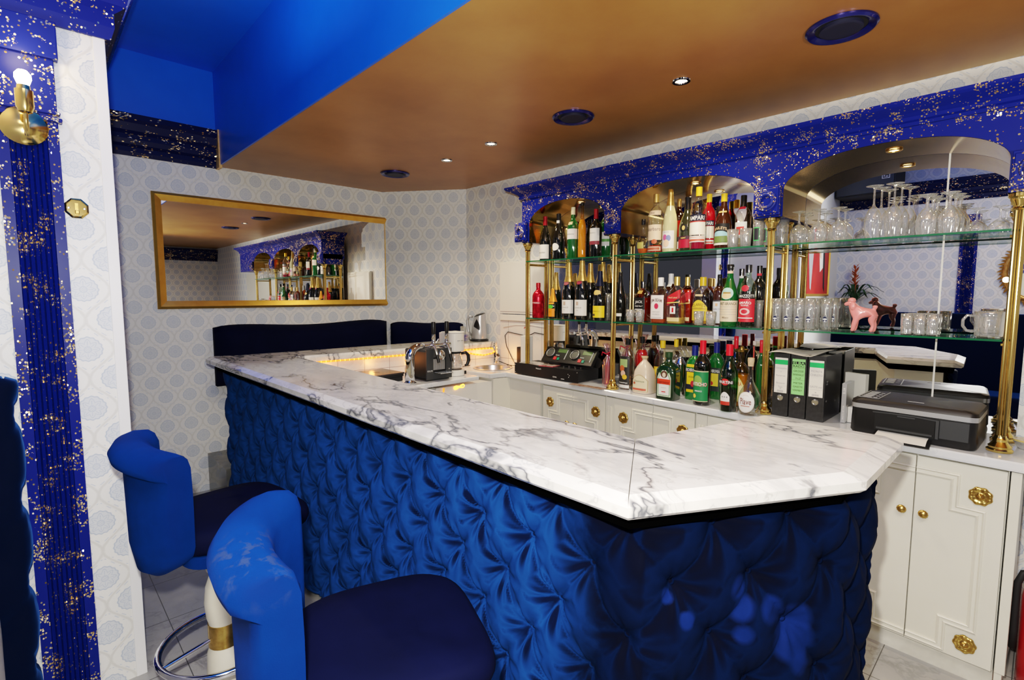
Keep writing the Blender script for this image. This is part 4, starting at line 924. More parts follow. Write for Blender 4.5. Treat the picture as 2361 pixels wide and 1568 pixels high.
bottle('flat green herbal liqueur bottle with blue cap and yellow label, left of two', 1601,797,20,2.82,ZW,'flask',glass('green_flask',(.006,.15,.02),True),BCAP,None,[(.14,.66,.92,(.02,.02,.04),[('BECHEROVKA',.075,.80,Wh,0,1.8),('#',-.75,.75,.28,.72,(.86,.62,.02)),('ORIGINAL',.045,.55,(.15,.1,.0),0,1.0),('#',-.1,.55,.20,.42,(.50,.03,.04),'oval'),('#',-.75,.75,.0,.10,(.8,.55,.02)),('#',-.75,.75,.90,1.0,(.8,.55,.02))])],G5,sq=3,flat=.7,capf=(.82,1))
bottle('dark bitter bottle with red cap and green artichoke label', 1619,786,18.5,2.715,ZW,'bord',DK,RCAP,None,[(.06,.54,1.25,(.02,.22,.08),[('#',-.55,.35,.50,.85,(.25,.45,.10),'oval'),('ARTICHO',.082,.56,(.75,.03,.03),.02,1.75),('ARTICHO',.078,.567,Wh,.0,1.68),('AMARO',.035,.34,Wh,0,1.0),('#',-.6,-.2,.10,.24,(.9,.65,.1),'oval'),('#',-1,1,.97,1,(.8,.7,.4)),('#',-1,1,.0,.02,(.8,.7,.4))])],G5,capf=(.80,1))
bottle('flat green herbal liqueur bottle with blue cap, right one behind', 1651,790,19,2.93,ZW,'flask',glass('green_flask2',(.006,.12,.02),True),BCAP,None,[(.14,.56,.9,(.02,.03,.03),[('BECHEROVKA',.075,.86,Wh,0,1.8),('#',-.75,.75,.22,.76,(.75,.58,.05)),('#',-.6,.0,.25,.42,(.45,.03,.03),'oval')])],G5,sq=3,flat=.7,capf=(.82,1))
bottle('green vermouth bottle with red cap and round red emblem', 1680,795,20,2.665,ZW,'taper',glass('vermouth_green',(.15,.55,.16)),RCAP,(liq('black_vermouth',(.006,.004,.004)),.34),[(.40,.50,.45,(.70,.03,.03),[],'emblem','oval'),(.42,.475,.95,(.03,.02,.02),[('MARTINI',.062,.5,Wh,0,1.75)],'name_label'),(.10,.30,.55,Wh,[('#',-1,1,0,.28,(.6,.05,.03)),('* * *',.05,.58,K)],'label','arch')],G5,capf=(.84,1))
bottle('slender black bottle with red capsule behind the green vermouth', 1695,776,13,2.90,ZW,'bord',DG,RCAP,None,[],G5,capf=(.82,1))
o = bottle('golden tequila bottle wearing a small brass sombrero cap', 1707,812,20,2.83,ZW,'flask',GO,None,(liq('gold_tequila',(.42,.24,.04)),.60),[(.10,.56,.85,(.72,.60,.20),[('#',-.88,.88,.05,.92,(.80,.72,.34),'arch'),('SIERRA',.10,.72,(.6,.15,.05),0,1.5)],'label','arch')],G5,sq=3)
MB().lathe([(.004,.262),(.033,.268),(.036,.280),(.030,.270),(.016,.272),(.013,.292),(.004,.300)], 24).xf(Matrix.Translation((0,0,-.262+(P(1707,812,1,2.83).z-ZW)-.002))).build('hat_cap', BRASSD, o, smooth=True)
o = bottle('tall clear grappa bottle with a thin red paper strip in its neck', 1737,787,13,2.925,ZW,'squat',CL,pm('pale_cap',(.72,.6,.55),.5),None,[(.55,.92,.10,(.7,.08,.06),[],'strip')],G5,capf=(.94,1))
o = bottle('bulbous clear grappa bottle with cork and a round white label', 1729,826,25,2.655,ZW,'squat',CL,CORK,None,[(.06,.42,.80,(.78,.72,.68),[('#',-.92,.92,.06,.94,(.86,.84,.82),'oval'),('Piave',.15,.55,(.20,.06,.05),0,1.3),('#',-.5,.5,.30,.34,(.5,.2,.15))],'label','oval')],G5,capf=(.86,1))
MB().tube([(.0135*cos(2*pi*i/14), .0135*sin(2*pi*i/14), .078) for i in range(14)], .002, 6, closed=True).build('red_cord', MATS['red_cord'], o, smooth='all')
bottle('green bottle with red capsule beside the rightmost middle brass post', 1753,785,10.5,2.835,ZW,'bord',GND,RCAP,None,[],G5,capf=(.82,1))
# shaker, wrapped gifts
b = P(1572,700,1,2.86); r = root('cocktail_shaker', 'polished steel cocktail shaker standing between the bottles', 'shaker', (b.x,2.86,ZW+.001))
MB().lathe([(.028,0),(.030,.004),(.033,.12),(.034,.19)], 28).build('cup', CHROME, r, smooth=True); MB().lathe([(.034,.190),(.030,.205),(.020,.22),(.018,.235)], 28).build('lid', CHROME, r, smooth=True)
CELL = thin('cellophane', (.95,.80,.84), .22, .85, .12, (1,.92,.94), pw=1)
for px, top, hw_, y, lb in ((1404,793,10.5,2.80,'bottle gift wrapped in pinkish cellophane left of the second brass foot'),(1447,775,11.5,2.90,'bigger bottle gift wrapped in clear cellophane with a red bow')):
    b = P(px,700,1,y); H = P(px,top,1,y).z-ZW; R = hw_*depth((b.x,y,1))/F; r = root('wrapped_bottle', lb, 'gift', (b.x,y,ZW+.001)); rr = random.Random(px)
    MB().lathe([(R*.6,0),(R*.62,.02),(R*.62,H*.5),(R*.25,H*.68),(R*.22,H*.8)], 20).build('bottle', pm('pink_bottle', (.60,.10,.18), .2, coat=.5), r, smooth=True)
    mb = MB(); rs = []
    for f_, h in [(.95,0),(1.05,.05),(1,.5),(.8,.62),(.35,.72),(.28,.76),(.7,.9),(1.1,1)]:
        rs.append([(R*f_*(1+.16*cos(7*a+h*9)+.08*rr.random())*cos(a), R*f_*(1+.16*cos(7*a+h*9)+.08*rr.random())*sin(a), h*H) for a in [2*pi*i/36 for i in range(36)]])
    mb.rings(rs, caps=False).build('cellophane_wrap', CELL, r)
    mb = MB().tube([(R*.34*cos(t), R*.34*sin(t), H*.75) for t in [2*pi*i/12 for i in range(12)]], .003, 6, closed=True)
    mb.tube([(0,-R*.3,H*.75),(R*1.0,-R*.7,H*.82),(R*1.3,-R*.6,H*.75),(R*.2,-R*.4,H*.74)], .004, 6); mb.tube([(0,-R*.3,H*.75),(-R*1.0,-R*.7,H*.80),(-R*1.2,-R*.6,H*.72)], .004, 6)
    mb.build('red_bow', pm('red_ribbon', (.55,.01,.05), .3), r, smooth='all')

# ================================================================== GLASSWARE
def gl_mesh(kind):
    mb = MB()
    if kind == 'wine':      # upturned: rim on the shelf, foot on top
        pr = [(.030,0),(.035,.02),(.0375,.045),(.034,.068),(.020,.085),(.007,.094),(.0045,.105),(.0045,.135),(.006,.146),(.030,.153),(.033,.1545),(.004,.156)]
    elif kind == 'tall':
        pr = [(.026,0),(.030,.03),(.033,.065),(.031,.10),(.020,.128),(.007,.142),(.004,.155),(.004,.215),(.006,.224),(.030,.231),(.033,.2325),(.004,.234)]
    elif kind == 'cut':
        pr = [(.030,0),(.034,.03),(.035,.06),(.030,.085),(.016,.108),(.006,.118),(.006,.150),(.008,.158),(.031,.166),(.034,.168),(.004,.170)]
    elif kind == 'coupe':
        pr = [(.048,0),(.050,.006),(.042,.025),(.022,.040),(.006,.048),(.0045,.06),(.0045,.082),(.007,.088),(.030,.094),(.033,.0955),(.004,.097)]
    elif kind == 'pint':
        pr = [(.004,.004),(.024,.004),(.026,0),(.0275,.01),(.030,.08),(.0335,.148),(.0325,.148),(.0285,.08),(.0250,.014),(.004,.012)]
    elif kind == 'high':
        pr = [(.004,.004),(.024,.004),(.025,0),(.0255,.01),(.0275,.10),(.030,.150),(.029,.150),(.0262,.10),(.0230,.016),(.004,.014)]
    elif kind == 'tumbler':
        pr = [(.004,.004),(.026,.004),(.028,0),(.030,.006),(.0335,.045),(.036,.085),(.035,.085),(.031,.045),(.027,.016),(.004,.014)]
    elif kind == 'shot':
        pr = [(.004,.005),(.023,.005),(.025,0),(.0262,.006),(.0275,.04),(.0295,.088),(.0283,.088),(.0255,.045),(.0225,.026),(.004,.022)]
    n = 32; rs = []
    for r_, z in pr:
        rs.append([(r_*(1+(.035*cos(12*2*pi*i/n) if kind in ('cut','shot','tumbler') and .004 < z < .07 else 0))*cos(2*pi*i/n), r_*(1+(.035*cos(12*2*pi*i/n) if kind in ('cut','shot','tumbler') and .004 < z < .07 else 0))*sin(2*pi*i/n), z) for i in range(n)])
    return mb.rings(rs, caps=False)
CRYS = thin('crystal', (.96,.97,.97), .20, .95, .05, pw=1.0, flash_haze=.12)
PROTO = {}
def proto(kind, name):
    if kind not in PROTO:
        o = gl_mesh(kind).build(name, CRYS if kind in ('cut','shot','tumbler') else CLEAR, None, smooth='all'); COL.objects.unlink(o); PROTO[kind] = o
    return PROTO[kind]
def rowglass(kind, name, px, y, zb, label, group, H=None, sxy=1, jit=0):
    b = Vector((X(px, y, zb+.09), y, 0)); o = proto(kind, name).copy(); COL.objects.link(o); o.location = (b.x, y, zb+.0008)
    if H: o.scale = (sxy, sxy, H)
    return tag(o, label, 'glass', group)
# short stemware, left group of the upper right shelf
NW = 'upturned short stemmed glass on the upper right shelf, left group'
for i, (px, y) in enumerate(((1842,2.765),(1887,2.765),(1933,2.77),(1857,2.848),(1902,2.848),(1860,2.93),(1902,2.93),(1948,2.852))):
    rowglass('wine', 'wine_glass', px, y, ZU, NW, 'upturned short stemmed glasses')
for i, (px, y) in enumerate(((2013,2.765),(2060,2.765),(2030,2.84),(2076,2.84),(2047,2.92),(2094,2.92))):
    rowglass('tall', 'champagne_flute', px, y, ZU, 'upturned tall flute glass in the middle of the upper right shelf', 'upturned tall flutes')
for i, (px, y) in enumerate(((2137,2.765),(2189,2.765),(2150,2.84),(2202,2.84),(2160,2.915),(2212,2.92))):
    rowglass('cut', 'cut_wine_glass', px, y, ZU, 'upturned ribbed crystal goblet right of the tall flutes', 'upturned ribbed crystal goblets')
for i, (px, y) in enumerate(((2254,2.775),(2308,2.775),(2262,2.885),(2322,2.89))):
    rowglass('coupe', 'champagne_coupe', px, y, ZU, 'upturned wide champagne saucer at the right end of the upper shelf', 'upturned champagne saucers', 1.0, .74)
o = rowglass('pint', 'beer_glass', 1803, 2.86, ZU, 'upright ribbed beer glass right of the third brass post on the upper shelf', None)
for px, y, lb in ((1690,2.765,'thick ribbed crystal tumbler in front of the cream liqueur bottle'),(1720,2.775,'thick ribbed crystal tumbler in front of the clear spirit bottle')):
    rowglass('tumbler', 'crystal_tumbler', px, y, ZU, lb, None, 1.15, .84)
for px, y, lb in ((1742,2.80,'straight glass with green edged emblem beside the third brass post, front one'),(1758,2.88,'straight glass with green edged emblem beside the third brass post, rear one')):
    b = P(px,700,1,y); r = root('logo_glass', lb, 'glass', (b.x,y,ZU+.0008)); g = proto('high','glass').copy(); COL.objects.link(g); g.parent = r; g.name = 'glass_body'; g.scale = (1,1,.95)
    mb = MB(); mb.add([(.0292*sin(a), -.0292*cos(a), z) for z in (.03,.10) for a in [(-.5+i/8) for i in range(9)]], [(i,i+1,i+10,i+9) for i in range(8)], 0)
    mb.add([(.0298*sin(a), -.0298*cos(a), z) for z in (.035,.095) for a in [(-.42+i*.84/8) for i in range(9)]], [(i,i+1,i+10,i+9) for i in range(8)], 1); mb.build('emblem', [col((.05,.5,.1)), col((.02,.02,.03))], r)
# beer glasses with dark oval badge
def badge(parent, R, z, s=1):
    mb = MB(); fn = lambda u, v, e=.0004: ((R+e)*sin(u/R), -(R+e)*cos(u/R), v)
    for (a, b_, m, e, dz) in ((.0105,.016,0,.0004,0),(.0095,.0145,1,.0007,0),(.0088,.004,2,.001,.001),(.004,.004,2,.001,-.009)):
        N = 20; vs = [fn(0, z+dz, e)] + [fn(a*s*cos(2*pi*i/N), z+dz+b_*s*sin(2*pi*i/N), e) for i in range(N)]; mb.add(vs, [(0,1+i,1+(i+1)%N) for i in range(N)], m)
    mb.build('badge', [col((.4,.42,.45)), col((.01,.015,.06)), col((.75,.77,.8))], parent, smooth='all')
first = None
for i, (px, y) in enumerate([(1792,2.745),(1817,2.745),(1843,2.745),(1869,2.745)] + [(1799+k*27,2.825) for k in range(5)] + [(1816+k*27,2.905) for k in range(5)]):
    b = P(px,700,1,y); lb = 'tall beer glass with a dark oval badge on the lower right shelf'
    if first is None:
        first = root('beer_glass', lb, 'glass', (b.x,y,ZL+.0008), 0, 'beer glasses on the lower right shelf'); g = proto('high','beer').copy(); COL.objects.link(g); g.parent = first; g.name = 'glass_body'; g.scale = (.88,.88,1.02); badge(first, .0238, .052); ch = [q for q in COL.objects if q.parent == first]
    else: copy_tree(first, (b.x,y,ZL+.0008), chs=ch)
for i, (px, y) in enumerate([(2092,2.765),(2122,2.765),(2152,2.765),(2100,2.835),(2130,2.835),(2158,2.835),(2108,2.905),(2138,2.905)]):
    rowglass('shot', 'ribbed_tumbler', px, y, ZL, 'short ribbed glass in the block right of the pink poodle', 'short ribbed glasses on the lower right shelf', 1.02, .74)
for px, y, lb in ((1454,2.77,'small thick tumbler on the lower shelf in front of the black whiskey bottle, left one'),(1476,2.77,'small thick tumbler on the lower shelf in front of the black whiskey bottle, right one'),(1612,2.755,'crystal tumbler on the lower shelf before the yellow labelled whiskey, left one'),(1640,2.755,'crystal tumbler on the lower shelf before the yellow labelled whiskey, right one')):
    rowglass('tumbler', 'crystal_tumbler', px, y, ZL, lb, None, .92, .80)
rowglass('high', 'water_glass', 1751, 2.785, ZL, 'slim clear glass on the lower shelf just left of the third brass post', None, .95, .62)
rowglass('high', 'water_glass', 1401, 2.875, ZL, 'slim clear glass left of the second brass post on the lower shelf', None, 1.2, .8)
# glass jug with handle
b = P(2285,700,1,2.80); r = root('glass_mug', 'heavy clear glass mug with handle at the right end of the lower shelf', 'mug', (b.x,2.79,ZL+.001))
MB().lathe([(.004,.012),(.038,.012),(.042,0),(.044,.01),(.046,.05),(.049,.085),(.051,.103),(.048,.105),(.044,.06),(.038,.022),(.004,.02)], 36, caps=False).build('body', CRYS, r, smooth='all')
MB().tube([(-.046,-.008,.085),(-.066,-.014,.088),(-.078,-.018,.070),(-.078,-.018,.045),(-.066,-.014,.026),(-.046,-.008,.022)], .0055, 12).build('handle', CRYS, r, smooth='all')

# ---- pink poodle figurine (one continuous body grown from a skeleton)
def skin(name, verts, edges, radii, mat, parent, sub=2, rootv=0):
    me = bpy.data.meshes.new(name); me.from_pydata(verts, edges, []); o = bpy.data.objects.new(name, me); COL.objects.link(o)
    m = o.modifiers.new('s', 'SKIN'); m.use_smooth_shade = True; s_ = o.modifiers.new('u', 'SUBSURF'); s_.levels = sub; s_.render_levels = sub
    for i, v in enumerate(me.skin_vertices[0].data): v.radius = radii[i] if isinstance(radii[i], tuple) else (radii[i], radii[i]); v.use_root = (i == rootv)
    dg = bpy.context.evaluated_depsgraph_get(); nm = bpy.data.meshes.new_from_object(o.evaluated_get(dg)); o.modifiers.clear(); o.data = nm
    nm.materials.clear(); nm.materials.append(mat); nm.polygons.foreach_set('use_smooth', [True]*len(nm.polygons)); o.parent = parent; return o
PINK = pm('pink_glaze', (.80,.25,.24), .25, coat=.6)
b = P(1988,700,1,2.775); r = root('poodle_figurine', 'small glossy pink poodle figurine standing on the lower right shelf', 'figurine', (b.x,2.775,ZL+.0012), radians(8))
V = [(.034,0,.092),(.010,0,.090),(-.018,0,.090),(-.034,0,.112),(-.042,0,.134),(-.056,0,.130),(-.070,0,.124),   # 0 rump 1 belly 2 chest 3 neck 4 head 5 muzzle 6 nose
     (.046,.010,.074),(.044,.012,.050),(.052,.012,.030),(.048,.012,.008),(.040,.012,.004),
     (.046,-.010,.074),(.038,-.012,.050),(.046,-.012,.030),(.040,-.012,.008),(.032,-.012,.004),
     (-.020,.010,.062),(-.022,.011,.034),(-.024,.011,.010),(-.031,.011,.004),
     (-.018,-.010,.062),(-.026,-.011,.034),(-.030,-.011,.010),(-.037,-.011,.004),
     (.046,0,.102),(.050,0,.116),(.050,0,.124)]
E_ = [(0,1),(1,2),(2,3),(3,4),(4,5),(5,6),(0,7),(7,8),(8,9),(9,10),(10,11),(0,12),(12,13),(13,14),(14,15),(15,16),(2,17),(17,18),(18,19),(19,20),(2,21),(21,22),(22,23),(23,24),(0,25),(25,26),(26,27)]
Rr = [.027,.024,.029,.021,.020,.0105,.0075, .019,.013,.008,.0095,.007, .019,.013,.008,.0095,.007, .014,.012,.009,.007, .014,.012,.009,.007, .0045,.0125,.009]
skin('body', V, E_, Rr, PINK, r)
for sy_ in (1,-1): MB().lathe([(.002,-.026),(.010,-.020),(.0125,-.008),(.009,.006),(.002,.011)], 14, sy=.55).xf(Matrix.Translation((-.033,sy_*.019,.126))).build('ear', PINK, r, smooth='all')
MB().lathe([(.004,-.010),(.014,-.006),(.017,.003),(.013,.012),(.003,.016)], 14).xf(Matrix.Translation((-.040,0,.142))).build('topknot', PINK, r, smooth='all')
mb = MB(); [mb.lathe([(.0004,-.0013),(.0013,0),(.0004,.0013)], 8, c=(-.0525,s_*.0085)) for s_ in (1,-1)]; mb.xf(Matrix.Translation((0,0,.137))).build('eyes', BLACKP, r)

# ================================================================== BAR STOOLS
def make_stool():
    r = root('bar_stool', '-', 'bar stool', (0,0,0), 0, 'blue velvet bar stools at the tufted bar')
    nt = 40; rs = []
    for i in range(nt+1):
        t = -1+2*i/nt; tt = max(-1, min(1, t)); e = 1-max(0, abs(t)-.90)/.10*.22
        x = .182*tt; yin = -.115-.060*(1-tt*tt); zb = .745-.11*(1-tt*tt)**.7; zt = 1.045+.025*(1-(tt+.35)**2*.4)
        n = Vector((.30*tt, -1)).normalized(); sec = [(.002,zb),(.0,zb+.12),(.0,.92),(.003,zt-.04),(.014,zt-.010),(.038,zt+.006),(.075,zt+.008),(.108,zt-.004),(.124,zt-.030),(.118,zt-.055),(.098,zt-.068),(.088,zt-.075),(.086,.88),(.084,zb+.10),(.070,zb+.02),(.04,zb-.004)]
        ring = []
        for d, z in sec:
            dd = .045+(d-.045)*e; zz = (zb+zt)/2+(z-(zb+zt)/2)*(1-(1-e)*.12)
            ring.append((x+n.x*dd, yin+n.y*dd, zz))
        rs.append(ring)
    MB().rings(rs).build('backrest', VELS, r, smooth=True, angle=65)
    def se(a, e=4.2): return math.copysign(abs(cos(a))**(2/e), cos(a)), math.copysign(abs(sin(a))**(2/e), sin(a))
    prof = [(.90,.700),(.97,.708),(1.0,.728),(1.0,.752),(.975,.772),(.90,.784),(.6,.790),(.3,.7905)]
    rs = []
    for f_, z in prof:
        ring = []
        for i in range(44):
            a = 2*pi*i/44+pi/44; cx_, sy_ = se(a); yy = .222*f_*sy_; w = .214*(1-.10*(sy_ < 0)*abs(sy_))
            dr = -.018*max(0, sy_)**4 * (z > .74)
            ring.append((w*f_*cx_, .055+yy, z+dr))
        rs.append(ring)
    MB().rings(rs).build('seat', NAVY, r, smooth='all')
    rs = []
    for f_, z in [(.80,.655),(.93,.662),(.95,.700)]:
        rs.append([(.214*f_*se(2*pi*i/40)[0], .05+.212*f_*se(2*pi*i/40)[1], z) for i in range(40)])
    MB().rings(rs).build('seat_skirt', VELS, r, smooth=True)
    IV = m_noisy('ivory_paint', (.62,.58,.47), (.70,.67,.57), 5, .3)
    MB().lathe([(.050,.655),(.045,.63),(.030,.62),(.034,.60),(.048,.592),(.052,.575),(.048,.560),(.036,.552),(.040,.54),(.054,.50),(.060,.44),(.056,.385),(.050,.365),(.050,.36)], 32).build('column', IV, r, smooth=True)
    MB().lathe([(.053,.36),(.053,.275),(.001,.275)], 32).build('brass_collar', BRASSD, r, smooth=True)
    MB().lathe([(.05,.275),(.058,.25),(.062,.18),(.05,.10),(.06,.06),(.20,.03),(.21,.012),(.21,.0),(.001,.0)], 40).build('base', IV, r, smooth=True)
    mb = MB().tube([(.205*cos(2*pi*i/48), .205*sin(2*pi*i/48), .285) for i in range(48)], .0115, 12, closed=True)
    mb.build('foot_ring', CHROME, r, smooth='all')
    for a in (.6, 2.7, 4.8): MB().tube([(.05*cos(a), .05*sin(a), .305),(.205*cos(a), .205*sin(a), .287)], .008, 10).build('ring_spoke', CHROME, r, smooth=True)
    return r
s1 = make_stool(); s1.location = (-2.015,.455,0); s1.rotation_euler = (0,0,radians(4)); s1['label'] = 'blue velvet bar stool farther along the bar, its white column and foot ring showing'
bpy.context.view_layer.update()
copy_tree(s1, (-1.030,.515,0), radians(-21), 'blue velvet bar stool nearest the camera with a worn rolled backrest top')

# ================================================================== WALL LAMP, SWITCH, PANEL
r = root('wall_lamp', 'lit bare bulb wall lamp of polished brass on the fluted pilaster', 'wall lamp', (XP+.026,.030,2.12))
M = Matrix.Rotation(radians(90), 4, 'Y')
MB().lathe([(.001,0),(.062,0),(.063,.004),(.056,.012),(.030,.022),(.012,.026),(.001,.026)], 40).xf(M).build('wall_plate', BRASS, r, smooth=True)
MB().tube([(.02,.004,-.005),(.04,.006,-.035),(.06,.006,-.040),(.078,.006,-.02),(.082,.006,.01),(.082,.006,.03)], .0065, 12).build('arm', BRASS, r, smooth=True)
MB().lathe([(.004,.0),(.018,.006),(.024,.022),(.024,.075),(.019,.076),(.017,.09),(.001,.09)], 28, c=(.082,.006)).xf(Matrix.Translation((0,0,.02))).build('lamp_holder', BRASS, r, smooth=True)
MB().lathe([(.013,.108),(.016,.115),(.022,.132),(.021,.146),(.012,.158),(.001,.160)], 24, c=(.082,.006)).build('bulb', pm('lit_bulb', (1,.9,.7), .3, emit=(1,.78,.42), es=22), r, smooth='all')
r = root('light_switch', 'octagonal brass light switch on the wallpapered strip below the wall lamp', 'light switch', (XP+.001,.153,1.862))
oc = [(.036*cos(2*pi*(i+.5)/8)*1.02, .038*sin(2*pi*(i+.5)/8)) for i in range(8)]
mb = MB(); mb.rings([[(0,u,v) for u,v in oc], [(.004,u,v) for u,v in oc], [(.0075,u*.86,v*.86) for u,v in oc], [(.006,u*.80,v*.80) for u,v in oc]]); mb.build('switch_plate', BRASS, r)
MB().box(.006,-.0045,-.016,.0085,.0045,.018).build('slot', BRASSD, r); MB().box(.006,-.006,-.022,.022,.006,-.008).build('toggle', BRASSD, r, bevel=.002)
for s_ in (-1,1): MB().lathe([(.004,0),(.003,.002),(.001,.0022)], 10).xf(Matrix.Translation((.0062,.022*s_,0)) @ M).build('screw', STEEL, r)
r = root('wall_cabinet', 'flat white wall box on the back wall left of the shelves', 'wall cabinet', (-3.335, YB, 1.385))
MB().box(0,-.035,0,.59,-.001,.448).build('housing', WHITEPL, r, bevel=.003); MB().box(.012,-.041,.02,.578,-.036,.436).build('door', WHITEPL, r, bevel=.002)
MB().box(0,-.03,-.06,.59,-.001,-.008).build('lower_rail', WHITEPL, r, bevel=.003)

# ================================================================== ON THE WORKTOP, RIGHT BAY
r = root('printer', 'black multifunction printer with a silver band and paper in its tray', 'printer', (-.362,2.795,.937), radians(-2)); r.scale = (1,1,.90)
W2, D2 = .215, .145
def rr_poly(w, d, rad, n=6):
    pts = []
    for cx_, cy_, a0 in ((w-rad,d-rad,0),(-w+rad,d-rad,90),(-w+rad,-d+rad,180),(w-rad,-d+rad,270)):
        pts += [(cx_+rad*cos(radians(a0+90*i/n)), cy_+rad*sin(radians(a0+90*i/n))) for i in range(n+1)]
    return pts
body = rr_poly(W2, D2, .03)
def pr_ring(s, z): return [(x*s, y*s, z) for x, y in body]
mb = MB(); mb.rings([pr_ring(.97,.0), pr_ring(1.0,.012), pr_ring(.985,.125)]); mb.build('housing', BLACKP, r, smooth=True)
MB().rings([pr_ring(.998,.125), pr_ring(1.0,.147)]).build('silver_band', SILV, r, smooth=True)
MB().rings([pr_ring(1.0,.147), pr_ring(.985,.163), pr_ring(.93,.172), pr_ring(.05,.174)]).build('scanner_lid', pm('lid_brown_black', (.014,.010,.008), .45), r, smooth=True)
MB().box(-.120,-.1485,.030,.085,-.142,.118).build('paper_bay', pm('deep_black', (.002,.002,.002), .7), r)
mb = MB(); mb.strip([[(-.128,-.149,.118),(-.06,-.1505,.121),(.02,-.1505,.121),(.092,-.149,.116)],[(-.128,-.149,.112),(-.06,-.1505,.115),(.02,-.1505,.115),(.092,-.149,.110)]]); mb.box(-.04,-.152,.106,.02,-.149,.112)
mb.box(-.11,-.165,.040,.08,-.150,.048); mb.box(.088,-.152,.03,.098,-.146,.115); mb.build('bay_trim', GREYP, r)
MB().box(.100,-.1485,.035,.190,-.1455,.118).build('front_panel', GREYP, r, bevel=.001)
mb = MB(); mb.add([(-.115,-.14,.024),(.078,-.14,.024),(.085,-.235,.006),(-.118,-.235,.006),(-.115,-.14,.018),(.078,-.14,.018),(.085,-.235,.0),(-.118,-.235,.0)], [(0,3,2,1),(4,5,6,7),(0,1,5,4),(2,3,7,6),(1,2,6,5),(3,0,4,7)])
mb.build('paper_tray', BLACKP, r); mb = MB(); mb.add([(-.105,-.138,.028),(.068,-.138,.028),(.068,-.18,.021),(.072,-.232,.0085),(-.105,-.232,.0095),(-.105,-.18,.021)], [(0,5,2,1),(5,4,3,2)]); mb.build('paper_sheet', PAPER, r)
mb = MB(); mb.box(-.195,-.11,.1735,-.192,.10,.1745); mb.box(-.120,-.11,.1735,-.117,.10,.1745); mb.box(-.195,-.11,.1735,-.117,-.107,.1745)
for k in range(6): mb.box(-.185,-.09+.03*k,.1735,-.150,-.075+.03*k,.1744)
for k in range(4): mb.box(-.142,-.09+.045*k,.1735,-.128,-.082+.045*k,.1744)
mb.box(-.02,-.085,.1735,.035,-.078,.1746); mb.build('lid_markings', col((.55,.55,.56)), r)
# ring binders
def binder(x0, x1, y0, kind, label):
    r = root('ring_binder', label, 'binder', ((x0+x1)/2, y0, .937), 0, 'black lever arch binders beside the printer'); w = (x1-x0)/2; Hh = .318; D = .272
    M_ = m_noisy('binder_marbled', (.012,.012,.013), (.030,.030,.032), 60, .35, spec=.6)
    mb = MB().box(-w,0,0,w,.003,Hh); mb.box(-w,.003,0,-w+.003,D,Hh); mb.box(w-.003,.003,0,w,D,Hh); mb.build('cover', M_, r, bevel=.0008)
    MB().box(-w+.005,.03,.006,w-.006,D-.012,Hh-.016).build('papers', m_noisy('paper_stack', (.55,.54,.50), (.80,.78,.74), 90, .8, stretch=(30,1,1)), r)
    ms = [col((.80,.76,.68)), col((.02,.48,.12)), col((.28,.68,.22)), col(K), col((.35,.33,.36))]; lw = w*.80; fn = lambda u, v: (u,-.0012,v)
    mb = MB(); g = kind == 'green'; z0, z1 = .118, .296
    mb.box(-lw,-.0009,z0,lw,-.0002,z1,2 if g else 0)
    if g:
        mb.box(-lw*.98,-.0011,z1-.028,lw*.98,-.0009,z1-.013,3); put_text(mb,'ELBA',.017,0,z1-.0205,lambda u,v:(u,-.0014,v),2,maxw=lw*1.75,sx=1.5); put_text(mb,'RADO',.015,0,z1-.036,fn,3,maxw=lw*1.75,sx=1.5); mb.box(-lw,-.0012,z1-.046,lw,-.0009,z1-.045,3)
        for k, s_ in enumerate(('GROSSE','BANKHALLE','3-LZ')): put_text(mb,s_,.013,0,z1-.060-k*.018,fn,3,maxw=lw*1.6,bold=False)
        for k, s_ in enumerate(('MIETER','GAESTE','VERMIET.')): put_text(mb,s_,.013,0,z1-.120-k*.018,fn,3,maxw=lw*1.6,bold=False)
        mb.box(-lw,-.0012,z1-.105,lw,-.0009,z1-.1043,3)
    else:
        mb.box(-lw,-.0011,z1-.034,lw,-.0009,z1-.010,1)
        L_ = ('Zimmerpläne','+','Reservat.','','Bestand-','liste') if kind == 'plan' else ('MONTE','CHRISTO','','','GÄSTE mit','')
        for k, s_ in enumerate(L_):
            if s_: put_text(mb,s_,.014 if kind != 'plan' else .012,0,z1-.052-k*.019,fn,4,maxw=lw*1.75,bold=False)
        mb.box(-lw,-.0012,z0+.036,lw,-.0009,z0+.0366,4); put_text(mb,'o',.014,0,z0+.024,fn,4)
        for k in range(9): mb.box(-lw*.5+k*lw*.11,-.0012,z0+.004,-lw*.5+k*lw*.11+lw*.06,-.0009,z0+.014,4)
    mb.build('spine_label', ms, r)
    mb = MB(); mb.lathe([(.0145,0),(.0145,.0025),(.011,.003),(.0105,.0005),(.001,.0005)], 28); mb.xf(Matrix.Translation((0,-.0005,.093)) @ Matrix.Rotation(radians(90),4,'X')); mb.build('finger_ring', CHROME, r, smooth=True)
    MB().box(w,.030,.190,w+.0012,.046,.197).box(w,.030,.178,w+.0012,.046,.185).box(w,.030,.095,w+.0012,.044,.102).build('rivet', STEEL, r)
    return r
binder(-.940,-.866,2.737,'plan','black ring binder with green banded white spine label, left one of three')
binder(-.861,-.788,2.740,'green','black ring binder with bright green spine label, middle one of three')
binder(-.782,-.706,2.737,'white','black ring binder with white label reading two words, nearest the printer')
mb = MB(); nx, ny = 12, 8; vs = []
for j in range(ny+1):
    for i in range(nx+1):
        u, v = i/nx, j/ny; x = -.958+.195*u+.03*v; y = 2.70+.27*v; z = 1.2585+.006*sin(u*5+v*3)+.004*v
        if u > .85: z -= 0
        vs.append((x, y, z))
